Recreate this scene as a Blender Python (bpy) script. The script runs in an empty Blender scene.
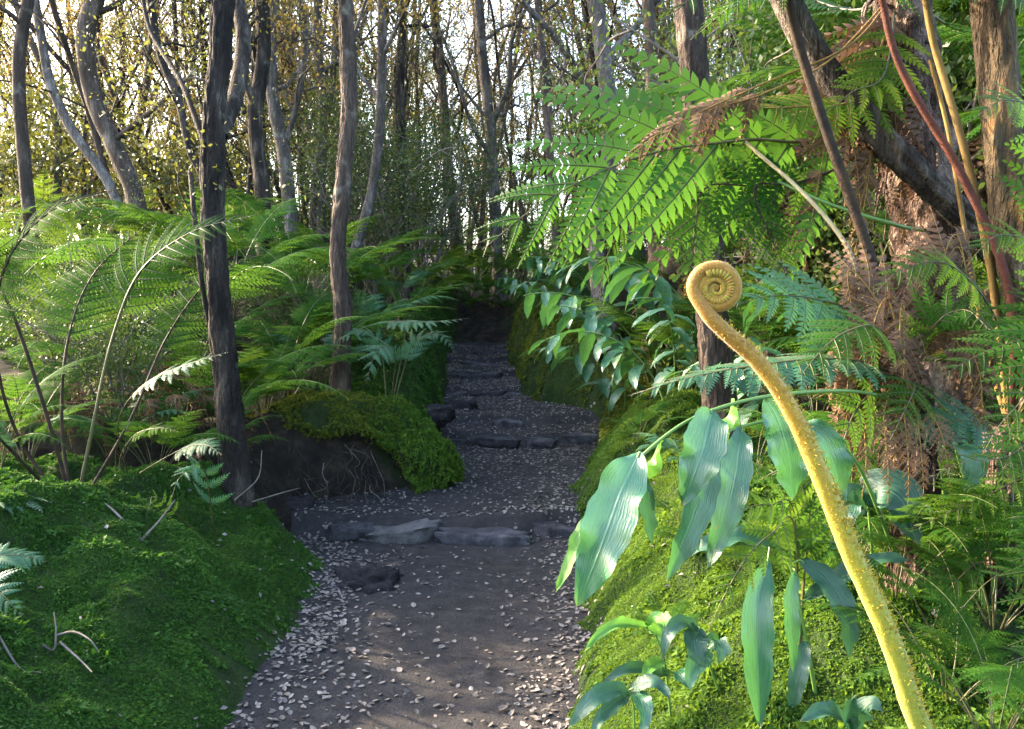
import bpy, math, random
import numpy as np
from mathutils import Vector, Matrix

rng = np.random.default_rng(11)
random.seed(11)
C = bpy.context.scene.collection
R = math.radians

# ---------------------------------------------------------------- camera
CAM_Z, FPX, CX, CY = 1.5, 800.0, 512.0, 364.5
PITCH = math.atan(64.5 / FPX)
cd = bpy.data.cameras.new('camera')
cam = bpy.data.objects.new('camera', cd)
C.objects.link(cam)
cam.location = (0, 0, CAM_Z)
cam.rotation_euler = (math.pi / 2 - PITCH, 0, 0)
cd.sensor_width = 36
cd.lens = FPX / 1024 * 36
cd.clip_start = 0.05
cd.clip_end = 500
bpy.context.scene.camera = cam
_f = np.array([0, math.cos(PITCH), -math.sin(PITCH)])
_u = np.array([0, math.sin(PITCH), math.cos(PITCH)])
_r = np.array([1.0, 0, 0])


def P(px, py, d):
    """The point of the place that is d metres deep along a sight line (used to read positions off the photograph)."""
    return np.array([0, 0, CAM_Z]) + d * (_f + _r * (px - CX) / FPX + _u * (CY - py) / FPX)


# ---------------------------------------------------------------- noise
def _hash(i, j):
    h = (i.astype(np.int64) * 374761393 + j.astype(np.int64) * 668265263) & 0x7fffffff
    h = ((h ^ (h >> 13)) * 1274126177) & 0x7fffffff
    return ((h ^ (h >> 16)) & 0xffff) / 65535.0


def vn(x, y):
    x = np.asarray(x, float); y = np.asarray(y, float)
    i, j = np.floor(x), np.floor(y)
    a, b = x - i, y - j
    a = a * a * (3 - 2 * a); b = b * b * (3 - 2 * b)
    return (_hash(i, j) * (1 - a) + _hash(i + 1, j) * a) * (1 - b) + (_hash(i, j + 1) * (1 - a) + _hash(i + 1, j + 1) * a) * b


def fbm(x, y, o=4):
    s, amp, t = 0, 1.0, 0
    for k in range(o):
        s = s + amp * (vn(x * 2 ** k + 17.3 * k, y * 2 ** k + 5.1 * k) - .5)
        t += amp; amp *= .5
    return s / t * 2


# ---------------------------------------------------------------- mesh gathering
class Geo:
    def __init__(self):
        self.v, self.f, self.m, self.r, self.uv, self.n = [], [], [], [], [], 0

    def add(self, v, f, mat=0, rnd=0.5, uv=None):
        v = np.asarray(v, np.float32).reshape(-1, 3)
        f = np.asarray(f, np.int64)
        if len(v) == 0 or len(f) == 0:
            return
        self.v.append(v)
        self.f.append(f + self.n)
        self.m.append(np.full(len(f), mat, np.int32))
        self.r.append(np.broadcast_to(np.asarray(rnd, np.float32), (len(v),)))
        self.uv.append(np.zeros((len(v), 2), np.float32) if uv is None else np.asarray(uv, np.float32))
        self.n += len(v)

    def mesh(self, name, mats, smooth=True, off=None):
        me = bpy.data.meshes.new(name)
        v = np.concatenate(self.v)
        if off is not None:
            v = v - np.asarray(off, np.float32)
        loops = np.concatenate([f.ravel() for f in self.f])
        tot = np.concatenate([np.full(len(f), f.shape[1]) for f in self.f])
        start = np.concatenate([[0], np.cumsum(tot)[:-1]])
        me.vertices.add(len(v)); me.vertices.foreach_set('co', v.astype(np.float32).ravel())
        me.loops.add(len(loops)); me.loops.foreach_set('vertex_index', loops.astype(np.int32))
        me.polygons.add(len(tot)); me.polygons.foreach_set('loop_start', start.astype(np.int32))
        me.polygons.foreach_set('material_index', np.concatenate(self.m))
        me.polygons.foreach_set('use_smooth', np.full(len(tot), smooth))
        a = me.attributes.new('rnd', 'FLOAT', 'POINT'); a.data.foreach_set('value', np.concatenate(self.r).astype(np.float32))
        a = me.attributes.new('uvp', 'FLOAT2', 'POINT'); a.data.foreach_set('vector', np.concatenate(self.uv).astype(np.float32).ravel())
        for m in mats:
            me.materials.append(m)
        me.update(calc_edges=True)
        return me


def tag(o, label=None, cat=None, group=None, kind=None):
    if label: o['label'] = label
    if cat: o['category'] = cat
    if group: o['group'] = group
    if kind: o['kind'] = kind
    return o


def empty(name, loc, rz=0, sc=1):
    o = bpy.data.objects.new(name, None); C.objects.link(o)
    o.location = tuple(float(c) for c in loc); o.rotation_euler = (0, 0, rz); o.scale = (sc,) * 3
    o.empty_display_size = .1
    return o


def put(name, me, parent=None, loc=(0, 0, 0), rot=(0, 0, 0), sc=1):
    o = bpy.data.objects.new(name, me); C.objects.link(o)
    o.parent = parent; o.location = tuple(float(c) for c in loc); o.rotation_euler = rot; o.scale = (sc,) * 3
    return o


def part(name, g, mats, parent, smooth=True, base=None):
    """a part modelled in place, its mesh stored relative to its thing's base"""
    if base is None:
        base = np.zeros(3)
        p = parent
        while p is not None:
            base = base + np.array(p.location); p = p.parent
    return put(name, g.mesh(name, mats, smooth, base), parent)


def kids(o):
    return [c for c in KIDS.get(o.name, [])]


KIDS = {}


def index_kids(root):
    for c in root.children:
        KIDS.setdefault(root.name, []).append(c)
        for d in c.children:
            KIDS.setdefault(c.name, []).append(d)


def copy_tree(o, parent=None):
    c = o.copy(); C.objects.link(c); c.parent = parent
    for ch in kids(o):
        copy_tree(ch, c)
    return c


# ---------------------------------------------------------------- materials
def newmat(name):
    m = bpy.data.materials.new(name); m.use_nodes = True
    nt = m.node_tree; nt.nodes.clear()
    return m, nt, nt.nodes.new('ShaderNodeOutputMaterial')


def node(nt, typ, **kw):
    n = nt.nodes.new(typ)
    for k, v in kw.items():
        setattr(n, k, v)
    return n


def mathn(nt, op, a, b=None, clamp=False):
    n = node(nt, 'ShaderNodeMath', operation=op, use_clamp=clamp)
    for i, x in enumerate((a, b)):
        if x is None: continue
        if isinstance(x, (int, float)): n.inputs[i].default_value = x
        else: nt.links.new(x, n.inputs[i])
    return n.outputs[0]


def mixc(nt, fac, a, b, mode='MIX'):
    n = node(nt, 'ShaderNodeMix', data_type='RGBA', blend_type=mode)
    for idx, x in ((0, fac), (6, a), (7, b)):
        if isinstance(x, (int, float)): n.inputs[idx].default_value = x
        elif isinstance(x, (tuple, list)): n.inputs[idx].default_value = (*x[:3], 1)
        else: nt.links.new(x, n.inputs[idx])
    return n.outputs[2]


def noise(nt, scale, detail=4, coord='Object', stretch=None, rough=.55):
    tc = node(nt, 'ShaderNodeTexCoord')
    out = tc.outputs[coord]
    if stretch:
        mp = node(nt, 'ShaderNodeMapping'); mp.inputs['Scale'].default_value = stretch
        nt.links.new(out, mp.inputs['Vector']); out = mp.outputs['Vector']
    n = node(nt, 'ShaderNodeTexNoise'); n.inputs['Scale'].default_value = scale
    n.inputs['Detail'].default_value = detail; n.inputs['Roughness'].default_value = rough
    nt.links.new(out, n.inputs['Vector'])
    return n.outputs['Fac'], out


def ramp(nt, fac, stops):
    n = node(nt, 'ShaderNodeValToRGB')
    el = n.color_ramp.elements
    while len(el) < len(stops): el.new(.5)
    for e, (p, c) in zip(el, stops):
        e.position = p; e.color = (*c, 1)
    nt.links.new(fac, n.inputs['Fac'])
    return n.outputs['Color']


def attr(nt, name, out='Fac'):
    return node(nt, 'ShaderNodeAttribute', attribute_name=name).outputs[out]


def leafmat(name, c1, c2, ct, tr=.35, rough=.45, spec=.4, ns=4.0, veins=0, c3=None, objw=.55):
    """leaf: two tones mixed by object, leaf and noise; ct = colour of the light that passes through"""
    m, nt, out = newmat(name)
    oi = node(nt, 'ShaderNodeObjectInfo').outputs['Random']
    nz, _ = noise(nt, ns, 3)
    f = mathn(nt, 'ADD', mathn(nt, 'MULTIPLY', oi, objw), mathn(nt, 'MULTIPLY', attr(nt, 'rnd'), .45))
    f = mathn(nt, 'ADD', f, mathn(nt, 'MULTIPLY', mathn(nt, 'SUBTRACT', nz, .5), .9), clamp=True)
    col = mixc(nt, f, c1, c2)
    if c3:                                       # old and yellowing patches
        n2, _ = noise(nt, ns * .45 + .7, 4)
        col = mixc(nt, mathn(nt, 'MULTIPLY', mathn(nt, 'SUBTRACT', n2, .62, clamp=True), 5.0, clamp=True), col, c3)
    pb = node(nt, 'ShaderNodeBsdfPrincipled')
    pb.inputs['Roughness'].default_value = rough
    pb.inputs['Specular IOR Level'].default_value = spec
    if veins:
        uv = node(nt, 'ShaderNodeAttribute', attribute_name='uvp').outputs['Vector']
        sx = node(nt, 'ShaderNodeSeparateXYZ'); nt.links.new(uv, sx.inputs[0])
        n3, vec = noise(nt, 1.0, 3)
        mp = node(nt, 'ShaderNodeMapping'); mp.inputs['Scale'].default_value = (5.0, 1.2, 1)
        nt.links.new(uv, mp.inputs['Vector'])
        nn = node(nt, 'ShaderNodeTexNoise'); nn.inputs['Scale'].default_value = 3; nn.inputs['Detail'].default_value = 4
        nt.links.new(mp.outputs[0], nn.inputs['Vector'])
        au = mathn(nt, 'ABSOLUTE', sx.outputs[0])
        wv = mathn(nt, 'SINE', mathn(nt, 'MULTIPLY', mathn(nt, 'ADD', mathn(nt, 'MULTIPLY', sx.outputs[1], 26.0), mathn(nt, 'MULTIPLY', au, -17.0)), 3.0))
        rib = mathn(nt, 'MULTIPLY', wv, .035)
        mid = mathn(nt, 'SUBTRACT', 1.0, mathn(nt, 'MULTIPLY', au, 16.0), clamp=True)
        st = mathn(nt, 'ADD', mathn(nt, 'MULTIPLY', mathn(nt, 'SUBTRACT', nn.outputs['Fac'], .5), 1.2), .5, clamp=True)
        lite = tuple(min(1, c * 1.9 + .015) for c in c2)
        col = mixc(nt, mathn(nt, 'MULTIPLY', st, .55), col, lite)
        col = mixc(nt, mathn(nt, 'MULTIPLY', mid, .7), col, lite)
        nsp, _ = noise(nt, 38, 3)
        tip = mathn(nt, 'MULTIPLY', mathn(nt, 'ADD', mathn(nt, 'SUBTRACT', sx.outputs[1], .955), mathn(nt, 'MULTIPLY', mathn(nt, 'SUBTRACT', nn.outputs['Fac'], .5), .25)), 14, clamp=True)
        edg = mathn(nt, 'MULTIPLY', mathn(nt, 'SUBTRACT', mathn(nt, 'ADD', au, mathn(nt, 'MULTIPLY', mathn(nt, 'SUBTRACT', nsp, .5), .7)), 1.07), 9, clamp=True)
        spt = mathn(nt, 'MULTIPLY', mathn(nt, 'SUBTRACT', nsp, .70, clamp=True), 25, clamp=True)
        col = mixc(nt, mathn(nt, 'MULTIPLY', mathn(nt, 'MAXIMUM', mathn(nt, 'MAXIMUM', tip, edg), spt), .75), col, (.17, .105, .035))
        bp = node(nt, 'ShaderNodeBump'); bp.inputs['Strength'].default_value = .5; bp.inputs['Distance'].default_value = .004
        nt.links.new(mathn(nt, 'ADD', mathn(nt, 'ADD', rib, mid), mathn(nt, 'MULTIPLY', st, 1.0)), bp.inputs['Height'])
        nt.links.new(bp.outputs[0], pb.inputs['Normal'])
        rr = mathn(nt, 'ADD', mathn(nt, 'MULTIPLY', st, .25), rough - .1, clamp=True)
        nt.links.new(rr, pb.inputs['Roughness'])
    nt.links.new(col, pb.inputs['Base Color'])
    tl = node(nt, 'ShaderNodeBsdfTranslucent'); 
    nt.links.new(mixc(nt, .35, ct, col), tl.inputs['Color'])
    mx = node(nt, 'ShaderNodeMixShader'); mx.inputs[0].default_value = tr
    nt.links.new(pb.outputs[0], mx.inputs[1]); nt.links.new(tl.outputs[0], mx.inputs[2])
    nt.links.new(mx.outputs[0], out.inputs['Surface'])
    return m


def plainmat(name, stops, scale=6, rough=.85, bump=.5, bdist=.02, stretch=None, spec=.25, detail=6, extra=None, bscale=None):
    m, nt, out = newmat(name)
    nz, vec = noise(nt, scale, detail, stretch=stretch, rough=.62)
    oi = node(nt, 'ShaderNodeObjectInfo').outputs['Random']
    f = mathn(nt, 'ADD', nz, mathn(nt, 'MULTIPLY', mathn(nt, 'SUBTRACT', oi, .5), .16))
    col = ramp(nt, f, stops)
    pb = node(nt, 'ShaderNodeBsdfPrincipled'); pb.inputs['Roughness'].default_value = rough
    pb.inputs['Specular IOR Level'].default_value = spec
    h = nz
    if bscale:
        h2, _ = noise(nt, bscale, 8, stretch=stretch, rough=.7)
        h = mathn(nt, 'ADD', nz, h2)
    if extra:
        col, h = extra(nt, col, h)
    nt.links.new(col, pb.inputs['Base Color'])
    bp = node(nt, 'ShaderNodeBump'); bp.inputs['Strength'].default_value = bump; bp.inputs['Distance'].default_value = bdist
    nt.links.new(h, bp.inputs['Height']); nt.links.new(bp.outputs[0], pb.inputs['Normal'])
    nt.links.new(pb.outputs[0], out.inputs['Surface'])
    return m


def lichen(c, scale, thr, w=.8):
    def ex(nt, col, h):
        n2, _ = noise(nt, scale, 5)
        return mixc(nt, mathn(nt, 'MULTIPLY', mathn(nt, 'MULTIPLY', mathn(nt, 'SUBTRACT', n2, thr, clamp=True), 9, clamp=True), w), col, c), h
    return ex


def cracks(scale, stretch, cdark, more=None, w=.8):
    """long irregular furrows that run with the grain"""
    def ex(nt, col, h):
        a, _ = noise(nt, scale, 5, stretch=stretch, rough=.6)
        b, _ = noise(nt, scale * 2.7, 4, stretch=(stretch[0], stretch[1], stretch[2] * 1.8), rough=.6)
        ra = mathn(nt, 'MULTIPLY', mathn(nt, 'ABSOLUTE', mathn(nt, 'SUBTRACT', a, .5)), 9.0, clamp=True)
        rb = mathn(nt, 'MULTIPLY', mathn(nt, 'ABSOLUTE', mathn(nt, 'SUBTRACT', b, .5)), 7.0, clamp=True)
        e = mathn(nt, 'MULTIPLY', ra, mathn(nt, 'ADD', mathn(nt, 'MULTIPLY', rb, .6), .4))
        col = mixc(nt, mathn(nt, 'MULTIPLY', mathn(nt, 'SUBTRACT', 1.0, e), w), col, cdark)
        h = mathn(nt, 'ADD', mathn(nt, 'MULTIPLY', h, .5), mathn(nt, 'MULTIPLY', e, 1.2))
        if more: col, h = more(nt, col, h)
        return col, h
    return ex


M = {}
M['fern'] = leafmat('fern_green', (.018, .062, .010), (.048, .125, .018), (.11, .22, .02), tr=.42, rough=.75, spec=.02)
M['fern_skylit'] = leafmat('fern_skylit_green', (.03, .105, .05), (.06, .165, .085), (.08, .22, .05), tr=.3, rough=.5, spec=.25)  # bluish skylight on green fronds, painted into the base colour
M['fern_yellow'] = leafmat('fern_yellow_green', (.045, .115, .013), (.10, .185, .022), (.16, .25, .02), tr=.42, rough=.75, spec=.02, c3=(.20, .16, .03))
M['fern_big'] = leafmat('tree_fern_green', (.022, .085, .014), (.05, .145, .02), (.11, .25, .018), tr=.45, rough=.55, spec=.15)
M['fern_dead'] = leafmat('dead_frond_brown', (.045, .025, .016), (.17, .105, .070), (.2, .1, .05), tr=.15, rough=.8, spec=.15)
M['ginger'] = leafmat('broad_leaf_green', (.012, .060, .026), (.035, .125, .055), (.10, .28, .03), tr=.22, rough=.26, spec=.8, ns=7, veins=1, c3=(.13, .15, .05))
M['ginger_fresh'] = leafmat('fresh_leaf_green', (.04, .14, .022), (.075, .195, .032), (.12, .28, .03), tr=.32, rough=.4, ns=7, veins=1)
M['ginger_dark'] = leafmat('dark_leaf_green', (.010, .045, .025), (.02, .075, .04), (.05, .15, .03), tr=.2, rough=.38, spec=.6, ns=7, veins=1)
M['treeleaf'] = leafmat('tree_leaf', (.03, .05, .014), (.08, .105, .022), (.20, .20, .03), tr=.4, rough=.42, spec=.5)
M['sunwarm_leaf'] = leafmat('tree_leaf_sunwarmed', (.05, .05, .015), (.13, .10, .03), (.30, .22, .06), tr=.45, rough=.5, spec=.2)  # golden tone stands for warm sunlight, put into the far leaves' colour
M['shrubleaf'] = leafmat('shrub_leaf', (.02, .045, .012), (.055, .10, .02), (.14, .20, .03), tr=.35, rough=.45)
M['moss'] = leafmat('moss_light_toned', (.04, .09, .010), (.165, .28, .03), (.28, .44, .03), tr=.3, rough=.7, spec=.2, ns=2.6, objw=.0)  # brighter copy: mostly the right bank's stronger light, put into the moss colour
M['moss_shade'] = leafmat('moss_shade_toned', (.018, .058, .008), (.10, .215, .028), (.10, .24, .02), tr=.3, rough=.7, spec=.2, ns=2.6, objw=.0)  # darker copy: mostly the shade of the banks, put into the moss colour
M['moss_gold'] = leafmat('moss_golden', (.06, .085, .010), (.22, .25, .03), (.25, .3, .03), tr=.3, rough=.75, spec=.15, ns=4, objw=.0)
M['litter'] = leafmat('dry_leaf', (.10, .085, .075), (.36, .315, .285), (.3, .25, .2), tr=.05, rough=.6, spec=.35, ns=3, objw=0)
M['litter'].node_tree.nodes  # dry grey-pink leaves
M['stipe'] = plainmat('stipe_green_brown', [(.3, (.03, .026, .010)), (.7, (.085, .08, .02))], 9, .5, .3, .003, spec=.5)
M['stipe_dark'] = plainmat('stipe_dark_brown', [(.3, (.014, .009, .006)), (.7, (.055, .032, .018))], 14, .7, 1.0, .005, spec=.22, bscale=120, detail=8)
M['stipe_red'] = plainmat('stipe_red_brown', [(.3, (.055, .016, .012)), (.7, (.13, .04, .026))], 14, .65, 1.0, .005, spec=.22, bscale=120, detail=8)
M['stipe_gold'] = plainmat('stipe_ochre', [(.3, (.10, .06, .018)), (.7, (.30, .19, .055))], 10, .7, 1.0, .005, spec=.2, bscale=60, stretch=(1, 1, .25))
M['stipe_pale'] = plainmat('stipe_straw', [(.3, (.22, .18, .09)), (.7, (.38, .33, .2))], 10, .6, .4, .003, bscale=60)
M['stem_green'] = plainmat('stem_green', [(.3, (.07, .15, .03)), (.7, (.13, .23, .05))], 8, .45, .2, .002, spec=.5)
M['rachis'] = plainmat('rachis_green', [(.3, (.06, .08, .02)), (.7, (.13, .16, .04))], 8, .5, .2, .002, spec=.5)
M['bark_dark'] = plainmat('bark_dark_grey', [(.36, (.018, .014, .012)), (.52, (.065, .05, .04)), (.64, (.20, .165, .135))], 9, .9, 1.0, .02, (1, 1, .25), bscale=45,
                          extra=cracks(16, (1, 1, .13), (.012, .009, .008), lichen((.16, .17, .13), 7, .6, .5)))
M['bark_grey'] = plainmat('bark_grey', [(.36, (.09, .076, .068)), (.52, (.21, .18, .165)), (.64, (.40, .365, .345))], 7, .9, .9, .02, (1, 1, .25), bscale=40,
                          extra=cracks(14, (1, 1, .15), (.05, .042, .036), lichen((.33, .32, .29), 5, .58, .6)))
M['bark_brown'] = plainmat('bark_brown', [(.36, (.06, .042, .032)), (.52, (.15, .11, .085)), (.64, (.33, .26, .21))], 8, .9, .9, .02, (1, 1, .25), bscale=40,
                           extra=cracks(14, (1, 1, .15), (.035, .025, .02), lichen((.30, .27, .22), 5, .6, .6)))
M['bark_red'] = plainmat('bark_red_flaking', [(.38, (.06, .034, .026)), (.5, (.18, .105, .08)), (.62, (.46, .33, .26))], 14, .9, 1.0, .02, (1, 1, .4), bscale=60,
                         extra=cracks(16, (1, 1, .45), (.02, .012, .010)))
M['bark_orange'] = plainmat('bark_orange_algae', [(.3, (.05, .035, .022)), (.55, (.14, .10, .055)), (.75, (.24, .19, .11))], 8, .9, .9, .02, (1, 1, .35), bscale=50,
                            extra=cracks(11, (1, 1, .22), (.025, .016, .01), lichen((.22, .11, .03), 5, .56, .6)))
M['twig'] = plainmat('twig_grey', [(.3, (.07, .058, .05)), (.7, (.20, .17, .15))], 12, .9, .4, .004)
M['root'] = plainmat('root_dark', [(.3, (.02, .015, .012)), (.7, (.085, .065, .055))], 12, .9, .5, .004)
M['stone'] = plainmat('lava_stone', [(.3, (.032, .030, .034)), (.55, (.065, .062, .07)), (.78, (.14, .135, .145))], 9, .85, 1.0, .025, bscale=50,
                      extra=lichen((.10, .12, .06), 4, .66, .5))
M['stone_pale'] = plainmat('lava_stone_pale', [(.3, (.07, .066, .065)), (.55, (.14, .13, .13)), (.78, (.22, .21, .21))], 9, .85, 1.0, .02, bscale=50,
                           extra=lichen((.10, .12, .06), 4, .64, .5))
M['cinder'] = plainmat('cinder_rock', [(.3, (.022, .020, .023)), (.6, (.05, .046, .052)), (.8, (.10, .095, .10))], 16, .95, 1.0, .04, bscale=60)


def dirt_extra(nt, col, h):
    n2, _ = noise(nt, 1.3, 4)
    col = mixc(nt, mathn(nt, 'MULTIPLY', mathn(nt, 'SUBTRACT', n2, .45, clamp=True), 2.2, clamp=True), col, (.048, .044, .045))
    vo = node(nt, 'ShaderNodeTexVoronoi'); vo.inputs['Scale'].default_value = 70
    tc = node(nt, 'ShaderNodeTexCoord'); nt.links.new(tc.outputs['Object'], vo.inputs['Vector'])
    sp = mathn(nt, 'SUBTRACT', .22, vo.outputs['Distance'], clamp=True)
    col = mixc(nt, mathn(nt, 'MULTIPLY', sp, 2.2, clamp=True), col, (.16, .145, .15))
    return col, mathn(nt, 'ADD', h, mathn(nt, 'MULTIPLY', sp, 2.0))


M['dirt'] = plainmat('path_dirt', [(.3, (.020, .019, .020)), (.55, (.037, .034, .036)), (.8, (.072, .067, .069))], 14, .9, .9, .02, bscale=90, extra=dirt_extra)


def bank_extra(nt, col, h):
    n2, _ = noise(nt, 1.1, 5)
    f = mathn(nt, 'MULTIPLY', mathn(nt, 'ADD', mathn(nt, 'SUBTRACT', n2, .5), mathn(nt, 'SUBTRACT', attr(nt, 'rnd'), .5)), 4, clamp=True)
    n3a, _ = noise(nt, 9, 5); n3b, _ = noise(nt, 90, 5, rough=.7)
    n3 = mathn(nt, 'ADD', mathn(nt, 'MULTIPLY', n3a, .45), mathn(nt, 'MULTIPLY', n3b, .55)); h = mathn(nt, 'ADD', h, mathn(nt, 'MULTIPLY', n3b, 1.5))
    g = ramp(nt, n3, [(.3, (.010, .022, .004)), (.5, (.035, .075, .012)), (.72, (.10, .17, .025))])
    return mixc(nt, f, col, g), h


M['soil'] = plainmat('bank_soil_moss', [(.3, (.018, .013, .010)), (.55, (.045, .033, .025)), (.8, (.10, .075, .055))], 7, .95, 1.0, .05, bscale=40, extra=bank_extra)

# ---------------------------------------------------------------- terrain
_ly = [-4, 1, 2.8, 3.6, 4.1, 4.5, 5.0, 5.35, 5.7, 6.2, 7.7, 9.46, 11.5, 12.4, 80]
_lx = [-1.2, -1.12, -1.07, -1.07, -1.10, -1.15, -1.42, -1.5, -.85, -.52, -.69, -.8, -.93, -.9, -.9]
_ry = [-4, 1, 2.8, 4.0, 5.0, 5.8, 7, 8, 8.35, 8.75, 9.5, 11.7, 12.4, 80]
_rx = [.2, .12, .17, .44, .48, .5, .72, .88, .74, .34, .1, -.05, -.02, 0]
_py = [-4, 5.08, 5.14, 7.55, 7.62, 8.0, 8.07, 9.4, 9.46, 10.35, 10.42, 11.15, 11.2, 11.9, 12.0, 12.35, 13.3, 20, 40, 80, 130]
_pz = [0, 0, .12, .15, .25, .27, .36, .40, .48, .52, .60, .63, .70, .74, .80, .86, 1.5, 1.8, 2.6, 5.0, 9.0]


def Lx(y): return np.interp(y, _ly, _lx) + .09 * (vn(np.asarray(y) * 2.3, 3.0) - .5) + .05 * (vn(np.asarray(y) * 7.3, 13.0) - .5)
def Rx(y): return np.interp(y, _ry, _rx) + .09 * (vn(np.asarray(y) * 2.1, 9.0) - .5) + .05 * (vn(np.asarray(y) * 6.7, 19.0) - .5)
def pz(y, x=None):
    if x is not None: y = np.asarray(y) + .16 * fbm(np.asarray(x) * 2.6 + np.floor(np.asarray(y) * .8) * 7, np.asarray(y) * .35, 3) * (np.asarray(y) > 4)
    return np.interp(y, _py, _pz)
def HL(y): return np.interp(y, [1, 4.3, 4.8, 5.4, 6.5, 8, 10, 12.5, 16, 40], [.58, .56, .42, .45, .55, .75, .85, .6, .25, .1])
def WL(y): return np.interp(y, [1, 4.2, 4.8, 5.5, 6.2, 7, 8, 12, 16], [1.25, 1.15, .45, .5, .9, .6, .35, .3, 2])
def HR(y): return np.interp(y, [0, 1.5, 2.5, 3.4, 5, 7.6, 8.6, 12, 16, 40], [.30, .36, .54, .66, .66, .62, .8, .7, .25, .1])
def WR(y): return np.interp(y, [1, 5, 7, 8.5, 12, 16], [.8, .8, .7, .4, .3, 2])


def gz(x, y):
    x = np.asarray(x, float); y = np.asarray(y, float)
    L, Rr = Lx(y), Rx(y)
    sl = np.maximum(L - x, 0); sr = np.maximum(x - Rr, 0)
    tl = np.clip(sl / WL(y), 0, 1); tr_ = np.clip(sr / WR(y), 0, 1)
    b = HL(y) * (tl * (2 - tl)) + HR(y) * (tr_ * (2 - tr_))
    b = b + .07 * np.minimum(np.maximum(sl - .8, 0), 12) + .13 * np.minimum(np.maximum(sr - .5, 0), 4)
    on = np.clip((sl + sr) / .5, 0, 1)
    z = pz(y, x) + b + on * (.15 * fbm(x * 1.5 + 3, y * 1.5) + .105 * fbm(x * 4.2, y * 4.2 + 7, 3) + .022 * fbm(x * 7, y * 7, 2)) + (1 - on) * .022 * fbm(x * 2.5, y * 2.5, 3)
    w = np.maximum(Rr - L, .1)
    m = np.clip((x - L) / w, 0, 1)
    z = z - (1 - on) * .035 * np.sin(m * math.pi)
    far = np.clip((np.abs(x) - 4) / 12, 0, 1)
    return z + far * .5 * fbm(x * .12, y * .12, 3)


def ground_at(p, sink=.02):
    return np.array([p[0], p[1], float(gz(p[0], p[1])) - sink])


ys = np.concatenate([np.arange(-4, 1, .5), np.arange(1, 7.5, .036), np.arange(7.5, 12.6, .05), np.arange(12.6, 16, .12), np.arange(16, 30, .6), np.arange(30, 131, 4)])
ss = np.concatenate([np.arange(0, 2.6, .038), np.arange(2.6, 4, .12), np.arange(4, 12, .6), np.arange(12, 90, 6)])
pc = np.linspace(0, 1, 30)


def grid(g, X, Y, mat=0, rnd=.5):
    n, m = X.shape
    Z = gz(X, Y)
    idx = np.arange(n * m).reshape(n, m)
    f = np.stack([idx[:-1, :-1], idx[:-1, 1:], idx[1:, 1:], idx[1:, :-1]], -1).reshape(-1, 4)
    g.add(np.stack([X, Y, Z], -1).reshape(-1, 3), f, mat, np.broadcast_to(rnd, X.shape).ravel())


Yp = ys[ys <= 12.36]
g = Geo(); X = Lx(Yp)[:, None] * (1 - pc) + Rx(Yp)[:, None] * pc
grid(g, X, np.repeat(Yp[:, None], len(pc), 1))
tag(put('path', g.mesh('path', [M['dirt']])), 'dark lava dirt footpath climbing between mossy banks', 'path', kind='structure')
Yb = ys[ys >= Yp[-1]]
g = Geo(); X = Lx(Yb)[:, None] * (1 - pc) + Rx(Yb)[:, None] * pc
grid(g, X, np.repeat(Yb[:, None], len(pc), 1), rnd=.55)
X = Lx(ys)[:, None] - ss[::-1][None, :]
grid(g, X, np.repeat(ys[:, None], len(ss), 1), rnd=(.85 - .35 * np.clip(ss[::-1] / 2.5, 0, 1))[None, :] - .8 * np.exp(-((ys[:, None] - 5.35) / .45) ** 2) * (ss[::-1][None, :] < 1.1))
X = Rx(ys)[:, None] + ss[None, :]
grid(g, X, np.repeat(ys[:, None], len(ss), 1), rnd=(.95 - .4 * np.clip(ss / 2.0, 0, 1))[None, :])
tag(put('ground', g.mesh('ground', [M['soil']])), 'mossy earth banks and forest floor either side of the path', 'ground', kind='structure')


def gnormal(x, y, e=.02):
    dx = (gz(x + e, y) - gz(x - e, y)) / (2 * e); dy = (gz(x, y + e) - gz(x, y - e)) / (2 * e)
    n = np.stack([-dx, -dy, np.ones_like(dx)], -1)
    return n / np.linalg.norm(n, axis=-1, keepdims=True)


# ---------------------------------------------------------------- shape builders
def unit(v):
    v = np.asarray(v, float)
    return v / np.maximum(np.linalg.norm(v, axis=-1, keepdims=True), 1e-9)


def spline(pts, n):
    p = np.asarray(pts, float)
    p = np.vstack([2 * p[0] - p[1], p, 2 * p[-1] - p[-2]])
    t = np.linspace(0, len(p) - 3, n); i = np.minimum(t.astype(int), len(p) - 4); u = (t - i)[:, None]
    a, b, c, d = p[i], p[i + 1], p[i + 2], p[i + 3]
    return .5 * ((2 * b) + (c - a) * u + (2 * a - 5 * b + 4 * c - d) * u ** 2 + (3 * b - 3 * c + d - a) * u ** 3)


def even(c):
    s = np.concatenate([[0], np.cumsum(np.linalg.norm(np.diff(c, axis=0), axis=1))])
    t = np.linspace(0, s[-1], len(c))
    return np.stack([np.interp(t, s, c[:, k]) for k in range(c.shape[1])], -1), s[-1]


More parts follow.
